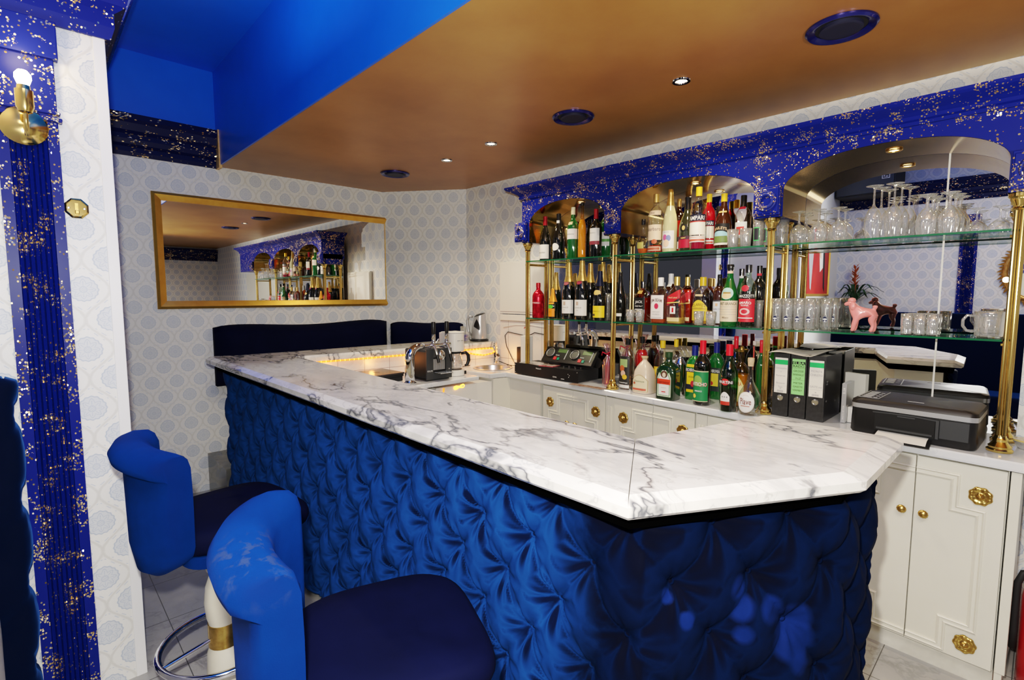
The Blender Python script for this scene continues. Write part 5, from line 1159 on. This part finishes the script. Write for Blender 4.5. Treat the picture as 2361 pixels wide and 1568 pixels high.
fs = [(j*(nx+1)+i, j*(nx+1)+i+1, (j+1)*(nx+1)+i+1, (j+1)*(nx+1)+i) for j in range(ny) for i in range(nx)]
o = MB().add(vs, fs).build('paper_sheet', PAPER, smooth='all'); tag(o, 'loose pale paper sheets lying on top of the three ring binders', 'paper')
r = root('disc_case', 'slim grey boxed software case standing between the binders and the printer', 'case', (-.640,2.80,.937))
MB().box(-.010,0,0,.010,.135,.19).build('case', SILV, r, bevel=.001); mb = MB(); put_text(mb,'ELSA',.014,.0,0,lambda u,v:(-v,-.0008,.155+u),0,bold=True,maxw=.03); put_text(mb,'PHOTO SET FOR',.009,.0,0,lambda u,v:(-v,-.0008,.05+u),0,maxw=.07); mb.build('spine_text', col(Wh), r)
r = root('white_box', 'pale software box standing behind the slim grey case', 'box', (-.630,2.945,.937), radians(-20))
MB().box(-.05,0,0,.05,.025,.225).build('box_body', m_noisy('pale_grey_card',(.62,.62,.55),(.68,.67,.60),4,.6), r, bevel=.001)
o = MB().box(-.03,0,0,.03,.05,.075).build('paper_box', PAPER, bevel=.002); o.location = (-.600,2.83,.937); o.rotation_euler = (0,0,radians(-8)); tag(o, 'small white cardboard box squeezed in left of the printer', 'box')
r = root('glass_dish', 'low pale glass dish on the worktop right of the last brass foot', 'dish', (-.012,2.86,.937)); MB().lathe([(.001,.004),(.035,.004),(.034,0),(.040,.012),(.050,.030),(.047,.030),(.036,.010),(.001,.008)], 32, caps=False).build('bowl', CRYS, r, smooth='all'); MB().lathe([(.001,.031),(.050,.031),(.048,.036),(.001,.040)], 28).build('lid', pm('amber_lid', (.55,.42,.15), .2, coat=.5), r, smooth=True)

# ================================================================== LEFT BAY: MUSIC GEAR
r = root('disc_player', 'black rack disc player with silver lettering at the left end of the worktop', 'disc player', (-2.51,2.725,.937))
MB().box(-.30,0,.006,.30,.245,.085).build('housing', BLACKM, r, bevel=.002); MB().box(-.315,-.005,.004,.315,-.0005,.088).build('front_plate', BLACKP, r, bevel=.001)
mb = MB(); put_text(mb,'Numark',.016,-.06,0,lambda u,v:(u,-.0058,.066+v),0); put_text(mb,'CDMIX',.012,.10,0,lambda u,v:(u,-.0058,.022+v),0)
for x, z in ((-.305,.075),(-.305,.015),(.225,.055),(.235,.045),(.230,.035),(.305,.075),(.305,.015)): mb.lathe([(.001,0),(.003,0)], 8, caps=False); 
for x, z in ((-.306,.075),(-.306,.015),(.225,.055),(.237,.047),(.230,.035),(.306,.075)): mb.box(x-.002,-.0062,z-.002,x+.002,-.0050,z+.002)
mb.box(.16,-.0058,.014,.19,-.0052,.017); mb.build('front_marks', col(Wh), r)
mb = MB(); [mb.box(.13+.018*k,.05+.04*(k%3),.085,.138+.018*k,.058+.04*(k%3),.098) for k in range(8)]; mb.box(.03,.02,.085,.10,.03,.088); mb.build('fader_knobs', STEEL, r)
for i, (x, y, a, c) in enumerate(((-.22,.07,.1,(.55,.50,.42)),(-.10,.06,-.15,(.40,.33,.28)),(.0,.05,.2,(.50,.10,.12)))):
    o = root('disc_sleeve', ('clear sided disc case lying on the black player, leftmost','brownish disc case lying on the middle of the black player','red and white disc case lying on the right of the black player')[i], 'disc case', (-2.51+x,2.725+y,1.0235), a)
    MB().box(-.062,-.055,0,.062,.055,.006).build('case', pm('case_%d'%i, c, .15, coat=.6), o, bevel=.001); MB().box(-.045,-.045,.0062,.05,.045,.0066).build('cover_print', m_noisy('print_%d'%i, tuple(.5*k for k in c), (.75,.7,.65), 30, .2), o)
r = root('disc_controller', 'sloping black twin deck controller with green displays on top of the rack player', 'controller', (-2.375,2.79,1.028))
L_, tl = .235, Matrix.Rotation(radians(52), 4, 'X')
mb = MB().prism([(-L_,0),(L_,0),(L_,.13),(-L_,.13)], 0, .028); mb.xf(Matrix.Translation((0,.02,.010)) @ tl).build('housing', BLACKP, r, bevel=.003)
fnc = lambda u, v, e=0: tuple((Matrix.Translation((0,.02,.010)) @ tl) @ Vector((u, v, .0285+e)))
def cbox(mb, u0, v0, u1, v1, e=.001, mi=0): mb.add([fnc(u0,v0,e),fnc(u1,v0,e),fnc(u1,v1,e),fnc(u0,v1,e),fnc(u0,v0,-.002),fnc(u1,v0,-.002),fnc(u1,v1,-.002),fnc(u0,v1,-.002)], [(0,1,2,3),(0,4,5,1),(1,5,6,2),(2,6,7,3),(3,7,4,0)], mi)
for s_ in (-1, 1):
    o = s_*.115; mb = MB(); cbox(mb, o+.005, .085, o+.085, .115, .001); mb.build('display', pm('green_display', (.10,.17,.06), .3), r)
    mb = MB(); mb.lathe([(.036,0),(.036,.008),(.030,.010),(.028,.007),(.001,.007)], 36, c=(o-.055,.075)); mb.xf(Matrix.Translation((0,.02,.010)) @ tl @ Matrix.Translation((0,0,.028))); mb.build('jog_wheel', pm('jog_grey', (.10,.10,.10), .3), r, smooth=True)
    mb = MB(); mb.tube([(o-.055+.036*cos(t), .075+.036*sin(t), .010) for t in [2*pi*i/32 for i in range(32)]], .0022, 6, closed=True); mb.xf(Matrix.Translation((0,.02,.010)) @ tl @ Matrix.Translation((0,0,.028))); mb.build('jog_rim', STEEL, r, smooth='all')
    mb = MB(); cbox(mb, o-.008, .020, o+.017, .045, .004); mb.build('cue_button', pm('red_button', (.75,.05,.06), .3), r); mb = MB(); cbox(mb, o+.026, .020, o+.046, .040, .004); mb.build('play_button', pm('green_button', (.01,.28,.16), .3), r)
    mb = MB(); [cbox(mb, o+.0+.012*k, .056, o+.008+.012*k, .063, .002) for k in range(3)]; cbox(mb, o+.09*1.0, .03, o+.096, .11, .002); mb.build('small_buttons', col((.55,.55,.55)), r)
MB().box(-.2,.05,-.0035,.2,.09,.004).build('stand', BLACKM, r)
r = root('headphones', 'black headphones heaped behind the twin deck controller', 'headphones', (-2.255,2.925,1.025))
MB().tube([(-.07*cos(t), .012*sin(3*t), .035+.075*sin(t)) for t in [pi*i/14 for i in range(15)]], .008, 8).build('headband', BLACKM, r, smooth='all')
for s_ in (-1,1): MB().lathe([(.001,-.014),(.030,-.014),(.036,-.004),(.034,.012),(.001,.016)], 24).xf(Matrix.Translation((s_*.07,0,.037)) @ Matrix.Rotation(radians(90),4,'Y')).build('ear_cup', BLACKP, r, smooth=True)
r = root('soap_dispenser', 'white plastic carton with a red bent tube behind the leftmost brass post', 'dispenser', (-2.872,2.90,.937))
MB().box(-.036,-.036,0,.036,.036,.285).build('carton', WHITEPL, r, bevel=.006); MB().tube([(0,-.005,.285),(0,-.005,.33),(-.004,-.005,.345),(-.016,-.005,.350),(-.026,-.005,.342)], .0035, 8).build('red_tube', MATS['red_cord'], r, smooth='all')
o = MB().box(-.028,-.02,0,.028,.02,.17).build('power_adapter', BLACKM, bevel=.006); o.location = (-3.06,3.015,.937); tag(o, 'upright black power adapter between the sink and the white carton', 'adapter')
o = MB().box(-.235,-.037,0,.235,.037,.0022).build('menu_sheet', m_noisy('brown_glossy_print', (.22,.10,.07), (.60,.45,.38), 18, .08), bevel=.0005); o.location = (-1.97,2.664+.035,.937); tag(o, 'glossy brown printed sheet at the worktop edge around the second brass foot', 'sheet')
o.location = (-2.09,2.685,.937); o.scale = (.6,.75,1)

# ================================================================== COFFEE CORNER
r = root('beer_tap', 'bent chrome beer tap column with two black handled taps', 'beer tap', (-3.0,1.885,.9355))
R = .034; pts = [(0,0,0),(0,0,.08),(0,0,.17)] + [(0,.085*(1-cos(t)), .17+.085*sin(t)) for t in [pi/2*i/7 for i in range(1,8)]] + [(0,.115,.255)]
MB().tube(pts, [R,R,R]+[R-(R-.024)*i/7 for i in range(1,8)]+[.020], 24).build('column', CHROME, r, smooth='all')
MB().lathe([(.044,0),(.044,.008),(.036,.012)], 28).build('foot_flange', CHROME, r, smooth=True)
MB().tube([(0,.11,.255),(0,.345,.255)], .0125, 16).build('manifold', CHROME, r, smooth=True)
for y in (.185,.30):
    q = MB().tube([(0,y,.255),(.02,y,.258),(.035,y,.250)], .013, 14); q.lathe([(.014,.262),(.016,.285),(.012,.292),(.014,.300),(.013,.335),(.008,.337)], 20, c=(.022,y)); q.tube([(.03,y,.255),(.045,y+.004,.22),(.054,y+.008,.185)], [.012,.009,.008], 12)
    f = q.build('tap_body', CHROME, r, smooth=True, angle=50)
    MB().lathe([(.012,.336),(.015,.36),(.0155,.415),(.013,.422),(.001,.423)], 20, c=(.022,y)).build('tap_handle', BLACKP, f, smooth=True)
    MB().tube([(.052,y+.007,.19),(.064,y+.014,.135)], [.011,.010], 12).build('spout_tip', BLACKP, f, smooth=True)
MB().tube([(.02,.21,.27),(.03,.225,.30)], [.004,.006], 8).build('side_lever', CHROME, r, smooth=True)
r = root('coffee_machine', 'anthracite capsule coffee machine with a chrome spout and drip grid', 'coffee machine', (-2.99,2.125,.9355))
MB().box(-.30,-.100,.012,-.012,.105,.215).build('housing', BLACKP, r, bevel=.010); MB().box(-.012,-.108,.008,.0,-.050,.228).box(-.012,.060,.008,.0,.112,.228).box(-.012,-.050,.165,.0,.060,.228).box(-.012,-.05,.008,0,.06,.055).build('front_panel', GREYP, r, bevel=.002)
MB().box(-.29,-.098,.0,-.02,.100,.012).build('base', BLACKM, r)
mb = MB(); [mb.box(-.010,-.046+.0085*k,.075,-.006,-.041+.0085*k,.155) for k in range(12)]; mb.build('grille', SILV, r)
MB().lathe([(.001,.036),(.012,.030),(.026,.012),(.028,-.012),(.020,-.036),(.001,-.040)], 24, sx=.6).xf(Matrix.Translation((.010,.015,.185))).build('spout_head', CHROME, r, smooth='all')
mb = MB().box(.0,-.050,.058,.085,.060,.062); [mb.box(.005,-.046+.011*k,.062,.08,-.042+.011*k,.065) for k in range(10)]; mb.build('drip_grid', CHROME, r)
mb = MB(); put_text(mb,'KRUPS',.016,-.08,0,lambda u,v:(.0006,u,.072+v),0,maxw=.05); put_text(mb,'N',.014,.088,0,lambda u,v:(.0006,u,.075+v),0); mb.build('lettering', col((.6,.6,.6)), r)
MB().tube([(-.02,-.06,.235),(-.20,-.05,.240),(-.26,.03,.236),(-.15,.08,.236),(-.02,.06,.235)], .006, 10).build('top_lever', CHROME, r, smooth='all')
r = root('coffee_maker', 'white filter coffee maker with a glass jug and black handle', 'coffee maker', (-3.10,2.345,.9355))
def dshape(w, d, n=16): return [(-d,-w),(d*.2,-w)] + [(d*.2+d*.8*cos(a)*1.0, w*sin(a)) for a in [-pi/2+pi*i/n for i in range(1,n)]] + [(d*.2,w),(-d,w)]
mb = MB(); mb.prism(dshape(.068,.075), .185, .325); mb.build('filter_housing', WHITEPL, r, bevel=.006)
MB().prism(dshape(.070,.077), .325, .333).build('lid', WHITEPL, r, bevel=.003); MB().box(-.115,-.06,.0,-.078,.06,.325).build('water_tank', WHITEPL, r, bevel=.005)
MB().prism(dshape(.070,.080), 0, .045).build('base', WHITEPL, r, bevel=.005); MB().lathe([(.001,.0455),(.058,.0455),(.056,.050),(.001,.0505)], 28).build('hot_plate', BLACKP, r, smooth=True)
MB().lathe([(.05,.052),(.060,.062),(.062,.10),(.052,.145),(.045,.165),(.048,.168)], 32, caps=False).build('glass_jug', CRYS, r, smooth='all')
MB().lathe([(.050,.168),(.052,.182),(.001,.184)], 28).build('jug_lid', BLACKP, r, smooth=True)
MB().tube([(.03,.040,.165),(.045,.075,.172),(.050,.095,.15),(.050,.098,.11),(.046,.085,.075),(.042,.068,.072)], [.010,.012,.014,.014,.012,.009], 12).build('jug_handle', BLACKP, r, smooth='all')
mb = MB(); mb.box(.0745,-.030,.268,.0762,-.004,.270); mb.box(.0745,.006,.268,.0762,.030,.270); mb.build('vent_marks', BLACKM, r); MB().box(.062,.026,.010,.0685,.060,.036).build('switch', BLACKP, r)
r = root('laptop', 'closed dark laptop resting on a black box behind the long bar top', 'laptop', (-3.26,1.82,.9355), radians(4))
MB().box(-.15,-.19,.050,.13,.10,.062).build('lid', pm('dark_lid', (.035,.030,.028), .25), r, bevel=.003); MB().box(-.145,-.185,.034,.125,.095,.0495).build('keyboard_base', BLACKM, r, bevel=.003); MB().box(-.03,-.06,.0621,.01,-.025,.0625).build('lid_emblem', col((.10,.09,.085)), r)
o = MB().box(-.14,-.18,0,.12,.09,.033).build('black_box', BLACKM, bevel=.003); o.location = (-3.26,1.82,.936); o.rotation_euler = (0,0,radians(4)); tag(o, 'flat black equipment box below the closed laptop', 'box')
r = root('kettle', 'silver and black electric kettle on the far marble ledge', 'kettle', (-3.535,2.955,ZT+.001))
MB().lathe([(.070,0),(.085,.004),(.085,.014),(.065,.020)], 32).build('power_base', BLACKP, r, smooth=True)
rs = []
for f_, z, t_ in [(.072,.020,0),(.076,.03,0),(.070,.10,.0),(.060,.18,.004),(.054,.235,.010)]:
    rs.append([(f_*cos(2*pi*i/36)+t_, f_*sin(2*pi*i/36)*.92, z+(.018*sin(2*pi*i/36+.6) if z > .22 else 0)) for i in range(36)])
MB().rings(rs).build('body', SILV, r, smooth=True, angle=60)
MB().rings([[(p[0]*1.0, p[1]*1.0, p[2]+.001) for p in rs[-1]], [(p[0]*.6, p[1]*.6, p[2]*.5+.128) for p in rs[-1]]]).build('lid', BLACKP, r, smooth=True)
mb = MB(); vs = []; 
for j in range(9):
    z = .045+.155*j/8; w = .5*sin(pi*j/8)+.02
    q = .0722-.0020-(z-.03)*.075+.0035
    vs += [[(q*cos(a)+.004*(z/.2), q*sin(a)*.92, z) for a in [-1.15-w+(2*w)*i/8 for i in range(9)]]]
mb.strip(vs).build('window', BLACKP, r, smooth='all')
MB().tube([(-.055,-.03,.22),(-.085,-.05,.225),(-.098,-.058,.18),(-.090,-.052,.09),(-.066,-.038,.05)], [.010,.012,.012,.011,.008], 12).build('handle', SILV, r, smooth='all')
r = root('sweet_jar', 'clear jar with deep blue content left of the kettle', 'jar', (-3.56,2.79,ZT+.001))
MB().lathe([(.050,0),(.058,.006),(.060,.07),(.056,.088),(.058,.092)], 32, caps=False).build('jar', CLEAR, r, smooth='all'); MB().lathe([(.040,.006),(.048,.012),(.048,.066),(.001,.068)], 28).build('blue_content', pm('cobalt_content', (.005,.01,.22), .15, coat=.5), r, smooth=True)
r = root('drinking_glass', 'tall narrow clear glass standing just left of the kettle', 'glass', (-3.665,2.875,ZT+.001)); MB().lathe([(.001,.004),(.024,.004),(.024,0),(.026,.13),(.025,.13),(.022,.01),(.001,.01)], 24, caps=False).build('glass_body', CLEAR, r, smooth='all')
# rope light and cables
r = root('rope_light', 'glowing amber rope light fixed below the far marble ledge', 'rope light', (0,0,0))
line = [(tx(y)+.018, y, 1.078) for y in [1.34+.04*i for i in range(41)]]
line2 = line + [(-3.378,2.99,1.072),(-3.376,3.005,1.050),(-3.377,2.98,1.030),(-3.383,2.88,1.020),(-3.392,2.78,1.035),(-3.399,2.70,1.055)]
MB().tube(line2, .0065, 8).build('tube', ORTUBE, r, smooth='all')
bl = MB().lathe([(.001,-.0075),(.006,-.004),(.0075,0),(.006,.004),(.001,.0075)], 8).build('bulb', ORANGE, r, smooth='all'); bl.location = line2[0]
pts = [Vector(p) for p in line2]; acc = 0; nb = 1
for a, b in zip(pts, pts[1:]):
    L = (b-a).length; k = (.034-acc)
    while k <= L and nb < 60:
        c = bl.copy(); COL.objects.link(c); c.location = a+(b-a)*(k/L); k += .034; nb += 1
    acc = (L-(k-.034))
r = root('rope_light', 'coiled end of amber rope light glowing under the coffee slab', 'rope light', (-2.985,2.27,.872))
MB().tube([(.0,.045*cos(t)+.03, -.008+.010*sin(2*t)+.004*cos(t)) for t in [2*pi*i/24 for i in range(24)]], .006, 8, closed=True).build('coil', ORANGE, r, smooth='all')
MB().tube([(.0,-.11,.0),(.0,-.115,-.04),(.0,-.112,-.09)], .006, 8).build('drop', ORTUBE, r, smooth='all')
CAB = pm('black_cable', (.012,.012,.012), .5)
o = MB().tube([(-2.80,YB-.02,1.225),(-2.92,YB-.02,1.235),(-3.0,YB-.021,1.20),(-3.15,YB-.021,1.215),(-3.24,YB-.022,1.225),(-3.28,YB-.022,1.19),(-3.26,YB-.022,1.10),(-3.18,YB-.03,1.00),(-3.10,3.0,.945),(-3.2,2.99,.941)], .0032, 8).build('power_cable', CAB, smooth='all'); tag(o, 'black cable looping over the tiled wall above the sink', 'cable')
o = MB().tube([(-3.12,2.97,.9415),(-3.3,3.045,.9415),(-3.40,3.02,.97),(-3.43,2.9,.9415),(-3.40,2.7,.9415),(-3.33,2.5,.9415),(-3.27,2.465,.9415)], .003, 8).build('power_cable', CAB, smooth='all'); tag(o, 'black cable lying behind the sink towards the coffee maker', 'cable')
o = MB().tube([(-2.76,YB-.02,1.28),(-2.95,YB-.02,1.295),(-3.15,YB-.02,1.29),(-3.30,YB-.02,1.26)], .003, 8).build('wall_cable', WHITEPL, smooth='all'); tag(o, 'thin white cable running along the tiles above the black one', 'cable')

# fire extinguisher
r = root('fire_extinguisher', 'red fire extinguisher with black hose at the lower right edge', 'fire extinguisher', (.080,2.80,.0))
MB().lathe([(.07,0),(.075,.01),(.075,.36),(.068,.40),(.04,.425),(.022,.435),(.022,.45)], 36).build('cylinder', pm('extinguisher_red', (.45,.01,.015), .25, coat=.5), r, smooth=True)
MB().tube([(.0,0,.46),(-.04,-.03,.475),(-.075,-.04,.465),(-.088,-.04,.42),(-.089,-.04,.33),(-.088,-.03,.22),(-.088,-.02,.14)], .012, 12).build('hose', BLACKM, r, smooth='all')
MB().lathe([(.018,.45),(.02,.48),(.001,.485)], 16).box(-.06,-.012,.485,.04,.012,.497).build('valve', BLACKP, r)

# ================================================================== THINGS SEEN IN THE MIRRORS
r = root('framed_painting', 'red abstract figure painting in a thin gold frame, seen in the shelf mirror', 'painting', (-1.698,-.85,1.98))
fp = [(-.62,-.45),(.62,-.45),(.62,.45),(-.62,.45)]
mb = MB(); sweep_flat(mb, fp, [(0,0),(0,.02),(.02,.024),(.03,.008)], lambda u,v,h: (h,u,v), True); mb.build('frame', GOLDF, r)
mb = MB(); mb.box(.002,-.60,-.43,.006,.60,.43,0)
for pts, k in (([(-.30,-.10),(-.15,-.16),(-.08,.15),(-.05,.43),(-.25,.43)],1),([(-.42,-.40),(-.34,-.35),(-.28,.1),(-.22,.43),(-.34,.43)],2),([(.25,-.38),(.30,-.36),(.42,.1),(.40,.43),(.20,.43),(.18,.1)],3),([(-.20,.0),(-.12,.02),(.0,.3),(.02,.43),(-.06,.43)],4)):
    mb.add([(.0068+.0003*k,u,v) for u,v in pts], [tuple(range(len(pts)))], k)
mb.build('canvas', [m_noisy('crimson_canvas', (.30,.01,.012), (.45,.03,.02), 3, .5), col((.75,.73,.70)), col(K), col((.35,.34,.36)), col((.75,.48,.32))], r)
r = root('potted_bromeliad', 'potted bromeliad with an orange flower spike, seen in the shelf mirror', 'plant', (-1.47,-1.90,1.331))
MB().lathe([(.045,0),(.062,.10),(.066,.115),(.060,.115),(.056,.09),(.001,.088)], 28).build('pot', pm('pale_pot', (.60,.55,.52), .6), r, smooth=True)
mb = MB(); rr = random.Random(5)
for k in range(20):
    a = k*2.4; L = rr.uniform(.26,.36)*(.55 if cos(a) < 0 else 1); up_ = rr.uniform(.16,.30); prev = []
    c0 = []; c1 = []; c2 = []
    for j in range(9):
        t = j/8; rad_ = L*t; z = .10+up_*sin(min(1, t*1.15)*pi*.62)*1.0 - .10*t*t; w = .018*(sin(pi*min(1, t*.93+.08))**.6); d = Vector((cos(a), sin(a)*(.2 if sin(a) < 0 else .8))); s_ = Vector((-sin(a), cos(a)))
        c0.append((d.x*rad_+s_.x*w, d.y*rad_+s_.y*w, z+.006)); c1.append((d.x*rad_, d.y*rad_, z)); c2.append((d.x*rad_-s_.x*w, d.y*rad_-s_.y*w, z+.006))
    mb.strip([c0, c1, c2])
mb.build('leaves', GREENL, r, smooth='all')
mb = MB().tube([(0,0,.1),(0,0,.55)], .012, 8)
for k in range(22):
    a = k*2.4; z = .30+.013*k; L = .085-.002*k; d = Vector((cos(a), sin(a))); s_ = Vector((-sin(a), cos(a)))
    mb.add([(0,0,z-.01),(d.x*L*.5+s_.x*.02, d.y*L*.5+s_.y*.014, z+.03),(d.x*L, d.y*L, z+.055),(d.x*L*.5-s_.x*.014, d.y*L*.5-s_.y*.014, z+.03)], [(0,1,2,3)])
mb.build('flower_spike', TERRA, r)
r = root('loudspeaker', 'black box loudspeaker hung under the ceiling, seen in the shelf mirror', 'speaker', (-1.35,-1.70,2.93), radians(8))
MB().box(-.32,-.2,-.16,.32,.16,.16).build('cabinet', BLACKM, r, bevel=.008); MB().box(-.30,.161,-.14,.30,.170,.14).build('grille', GREYP, r); MB().box(-.03,-.03,.16,.03,.03,.31).build('ceiling_bracket', BLACKM, r)
mb = MB(); 
for q in ((-.04,-.04,.04,-.034),(-.04,.034,.04,.04),(-.04,-.04,-.034,.04),(.034,-.04,.04,.04),(-.022,-.02,-.014,.022),(-.022,.014,.02,.022),(-.004,-.022,.022,-.014)): mb.box(q[0]+.22,.1702,q[1]+.05,q[2]+.22,.1712,q[3]+.05)
mb.build('emblem', col(Wh), r)
r = root('ornate_mirror', 'oval mirror in a gilded laurel wreath frame, seen in the shelf mirror', 'mirror', (.19,-1.995,1.80))
mb = MB(); n = 40
mb.tube([(.24*cos(2*pi*i/n), .012, .31*sin(2*pi*i/n)) for i in range(n)], .030, 10, closed=True)
for i in range(56):
    a = 2*pi*i/56; o_ = .055 if i % 2 else .04; c = Vector((.24*cos(a), .02, .31*sin(a))); d = Vector((cos(a+.5), 0, sin(a+.5))); s_ = Vector((-d.z, 0, d.x))
    mb.add([tuple(c-s_*.016), tuple(c+d*o_*.6+Vector((0,.022,0))-s_*.012), tuple(c+d*(o_+.03)), tuple(c+d*o_*.6+Vector((0,.008,0))+s_*.02)], [(0,1,2,3)])
mb.build('wreath_frame', m_noisy('old_gold', (.35,.17,.04), (.70,.42,.12), 25, .35, .8), r, smooth=True)
MB().lathe([(.001,.0),(.22,.0),(.22,.004)], 40, sy=1.3).xf(Matrix.Translation((0,.004,0)) @ Matrix.Rotation(radians(90),4,'X')).build('glass', MIRR, r)
for q in list(PROTO.values()) + [ROS, KNOB, pole, spole, capm, basem]: bpy.data.objects.remove(q)

# ================================================================== LIGHT
def lamp(name, typ, loc, power, col=(1,1,1), size=.05, rot=None, spot=None, blend=.3):
    l = bpy.data.lights.new(name, typ); l.energy = power; l.color = col
    if typ == 'AREA': l.size = size
    else: l.shadow_soft_size = size
    if spot: l.spot_size = spot; l.spot_blend = blend
    o = bpy.data.objects.new(name, l); COL.objects.link(o); o.location = loc
    if rot: o.rotation_euler = rot
    return o
right = ROT @ Vector((1,0,0)); up = ROT @ Vector((0,1,0))
fl = EYE + right*(-.06) + up*.13 + (ROT @ Vector((0,0,-1)))*.03
lamp('camera_flash', 'SPOT', fl, 205, (1,.965,.90), .022, (radians(97), 0, radians(46.39)), radians(174), .25)
for x, y in ((-1.236,2.262),(-2.586,2.273),(-3.12,2.308)):
    lamp('ceiling_spot_lamp', 'SPOT', (x,y,ZC-.03), 38, (1,.82,.58), .03, (0,0,0), radians(140), .8)
for x in (-2.30,-1.45,-.515):
    lamp('arch_spot_lamp', 'SPOT', (x,2.855,2.15), 3, (1,.75,.4), .02, (0,0,0), radians(120), .6)
lamp('wall_lamp_glow', 'POINT', (XP+.13,.03,2.36), 2.0, (1,.72,.38), .03)
lamp('overhead_fill', 'AREA', (.5,.0,3.15), 80, (1,.88,.72), 1.4, (0,0,0))  # added fill for bounced flash, no such lamp in the room
lamp('raised_ceiling_fill', 'AREA', (-2.6,.5,2.7), 7, (1,.97,.95), .5, (pi,0,0))  # added upward fill that brightens the blue ceiling, no real cove
lamp('gold_ceiling_fill', 'SPOT', (.9,.8,1.6), 130, (1,.88,.70), .12, (radians(128), 0, radians(42)), radians(105), .8)  # unseen helper aimed up to lighten the right of the gold ceiling
for k in range(5): lamp('rope_glow', 'POINT', (tx(1.5+.33*k)+.05, 1.5+.33*k, 1.04), .35, (1,.36,.06), .02)
lamp('rope_glow', 'POINT', (-3.16,2.96,1.02), .7, (1,.36,.06), .02)
w = bpy.data.worlds.new('world'); w.use_nodes = True; w.node_tree.nodes['Background'].inputs[0].default_value = (.05,.05,.06,1); S.world = w
S.view_settings.view_transform = 'Standard'; S.view_settings.look = 'None'; S.view_settings.exposure = 0.0
S.view_settings.use_curve_mapping = True; cm = S.view_settings.curve_mapping; cm.white_level = (3,3,3); cc = cm.curves[3]
for q in ((.012,.026),(.1,.315),(.333,.69),(.667,.90)): cc.points.new(*q)
cc.points[0].location = (0,0); cc.points[-1].location = (1,1); cm.update()
S.cycles.max_bounces = 8; S.cycles.transparent_max_bounces = 20; S.cycles.glossy_bounces = 5; S.cycles.diffuse_bounces = 3; S.cycles.adaptive_threshold = .05
S.cycles.transmission_bounces = 8; S.cycles.caustics_reflective = False; S.cycles.caustics_refractive = False; S.cycles.sample_clamp_indirect = 6
S.cycles.use_denoising = True
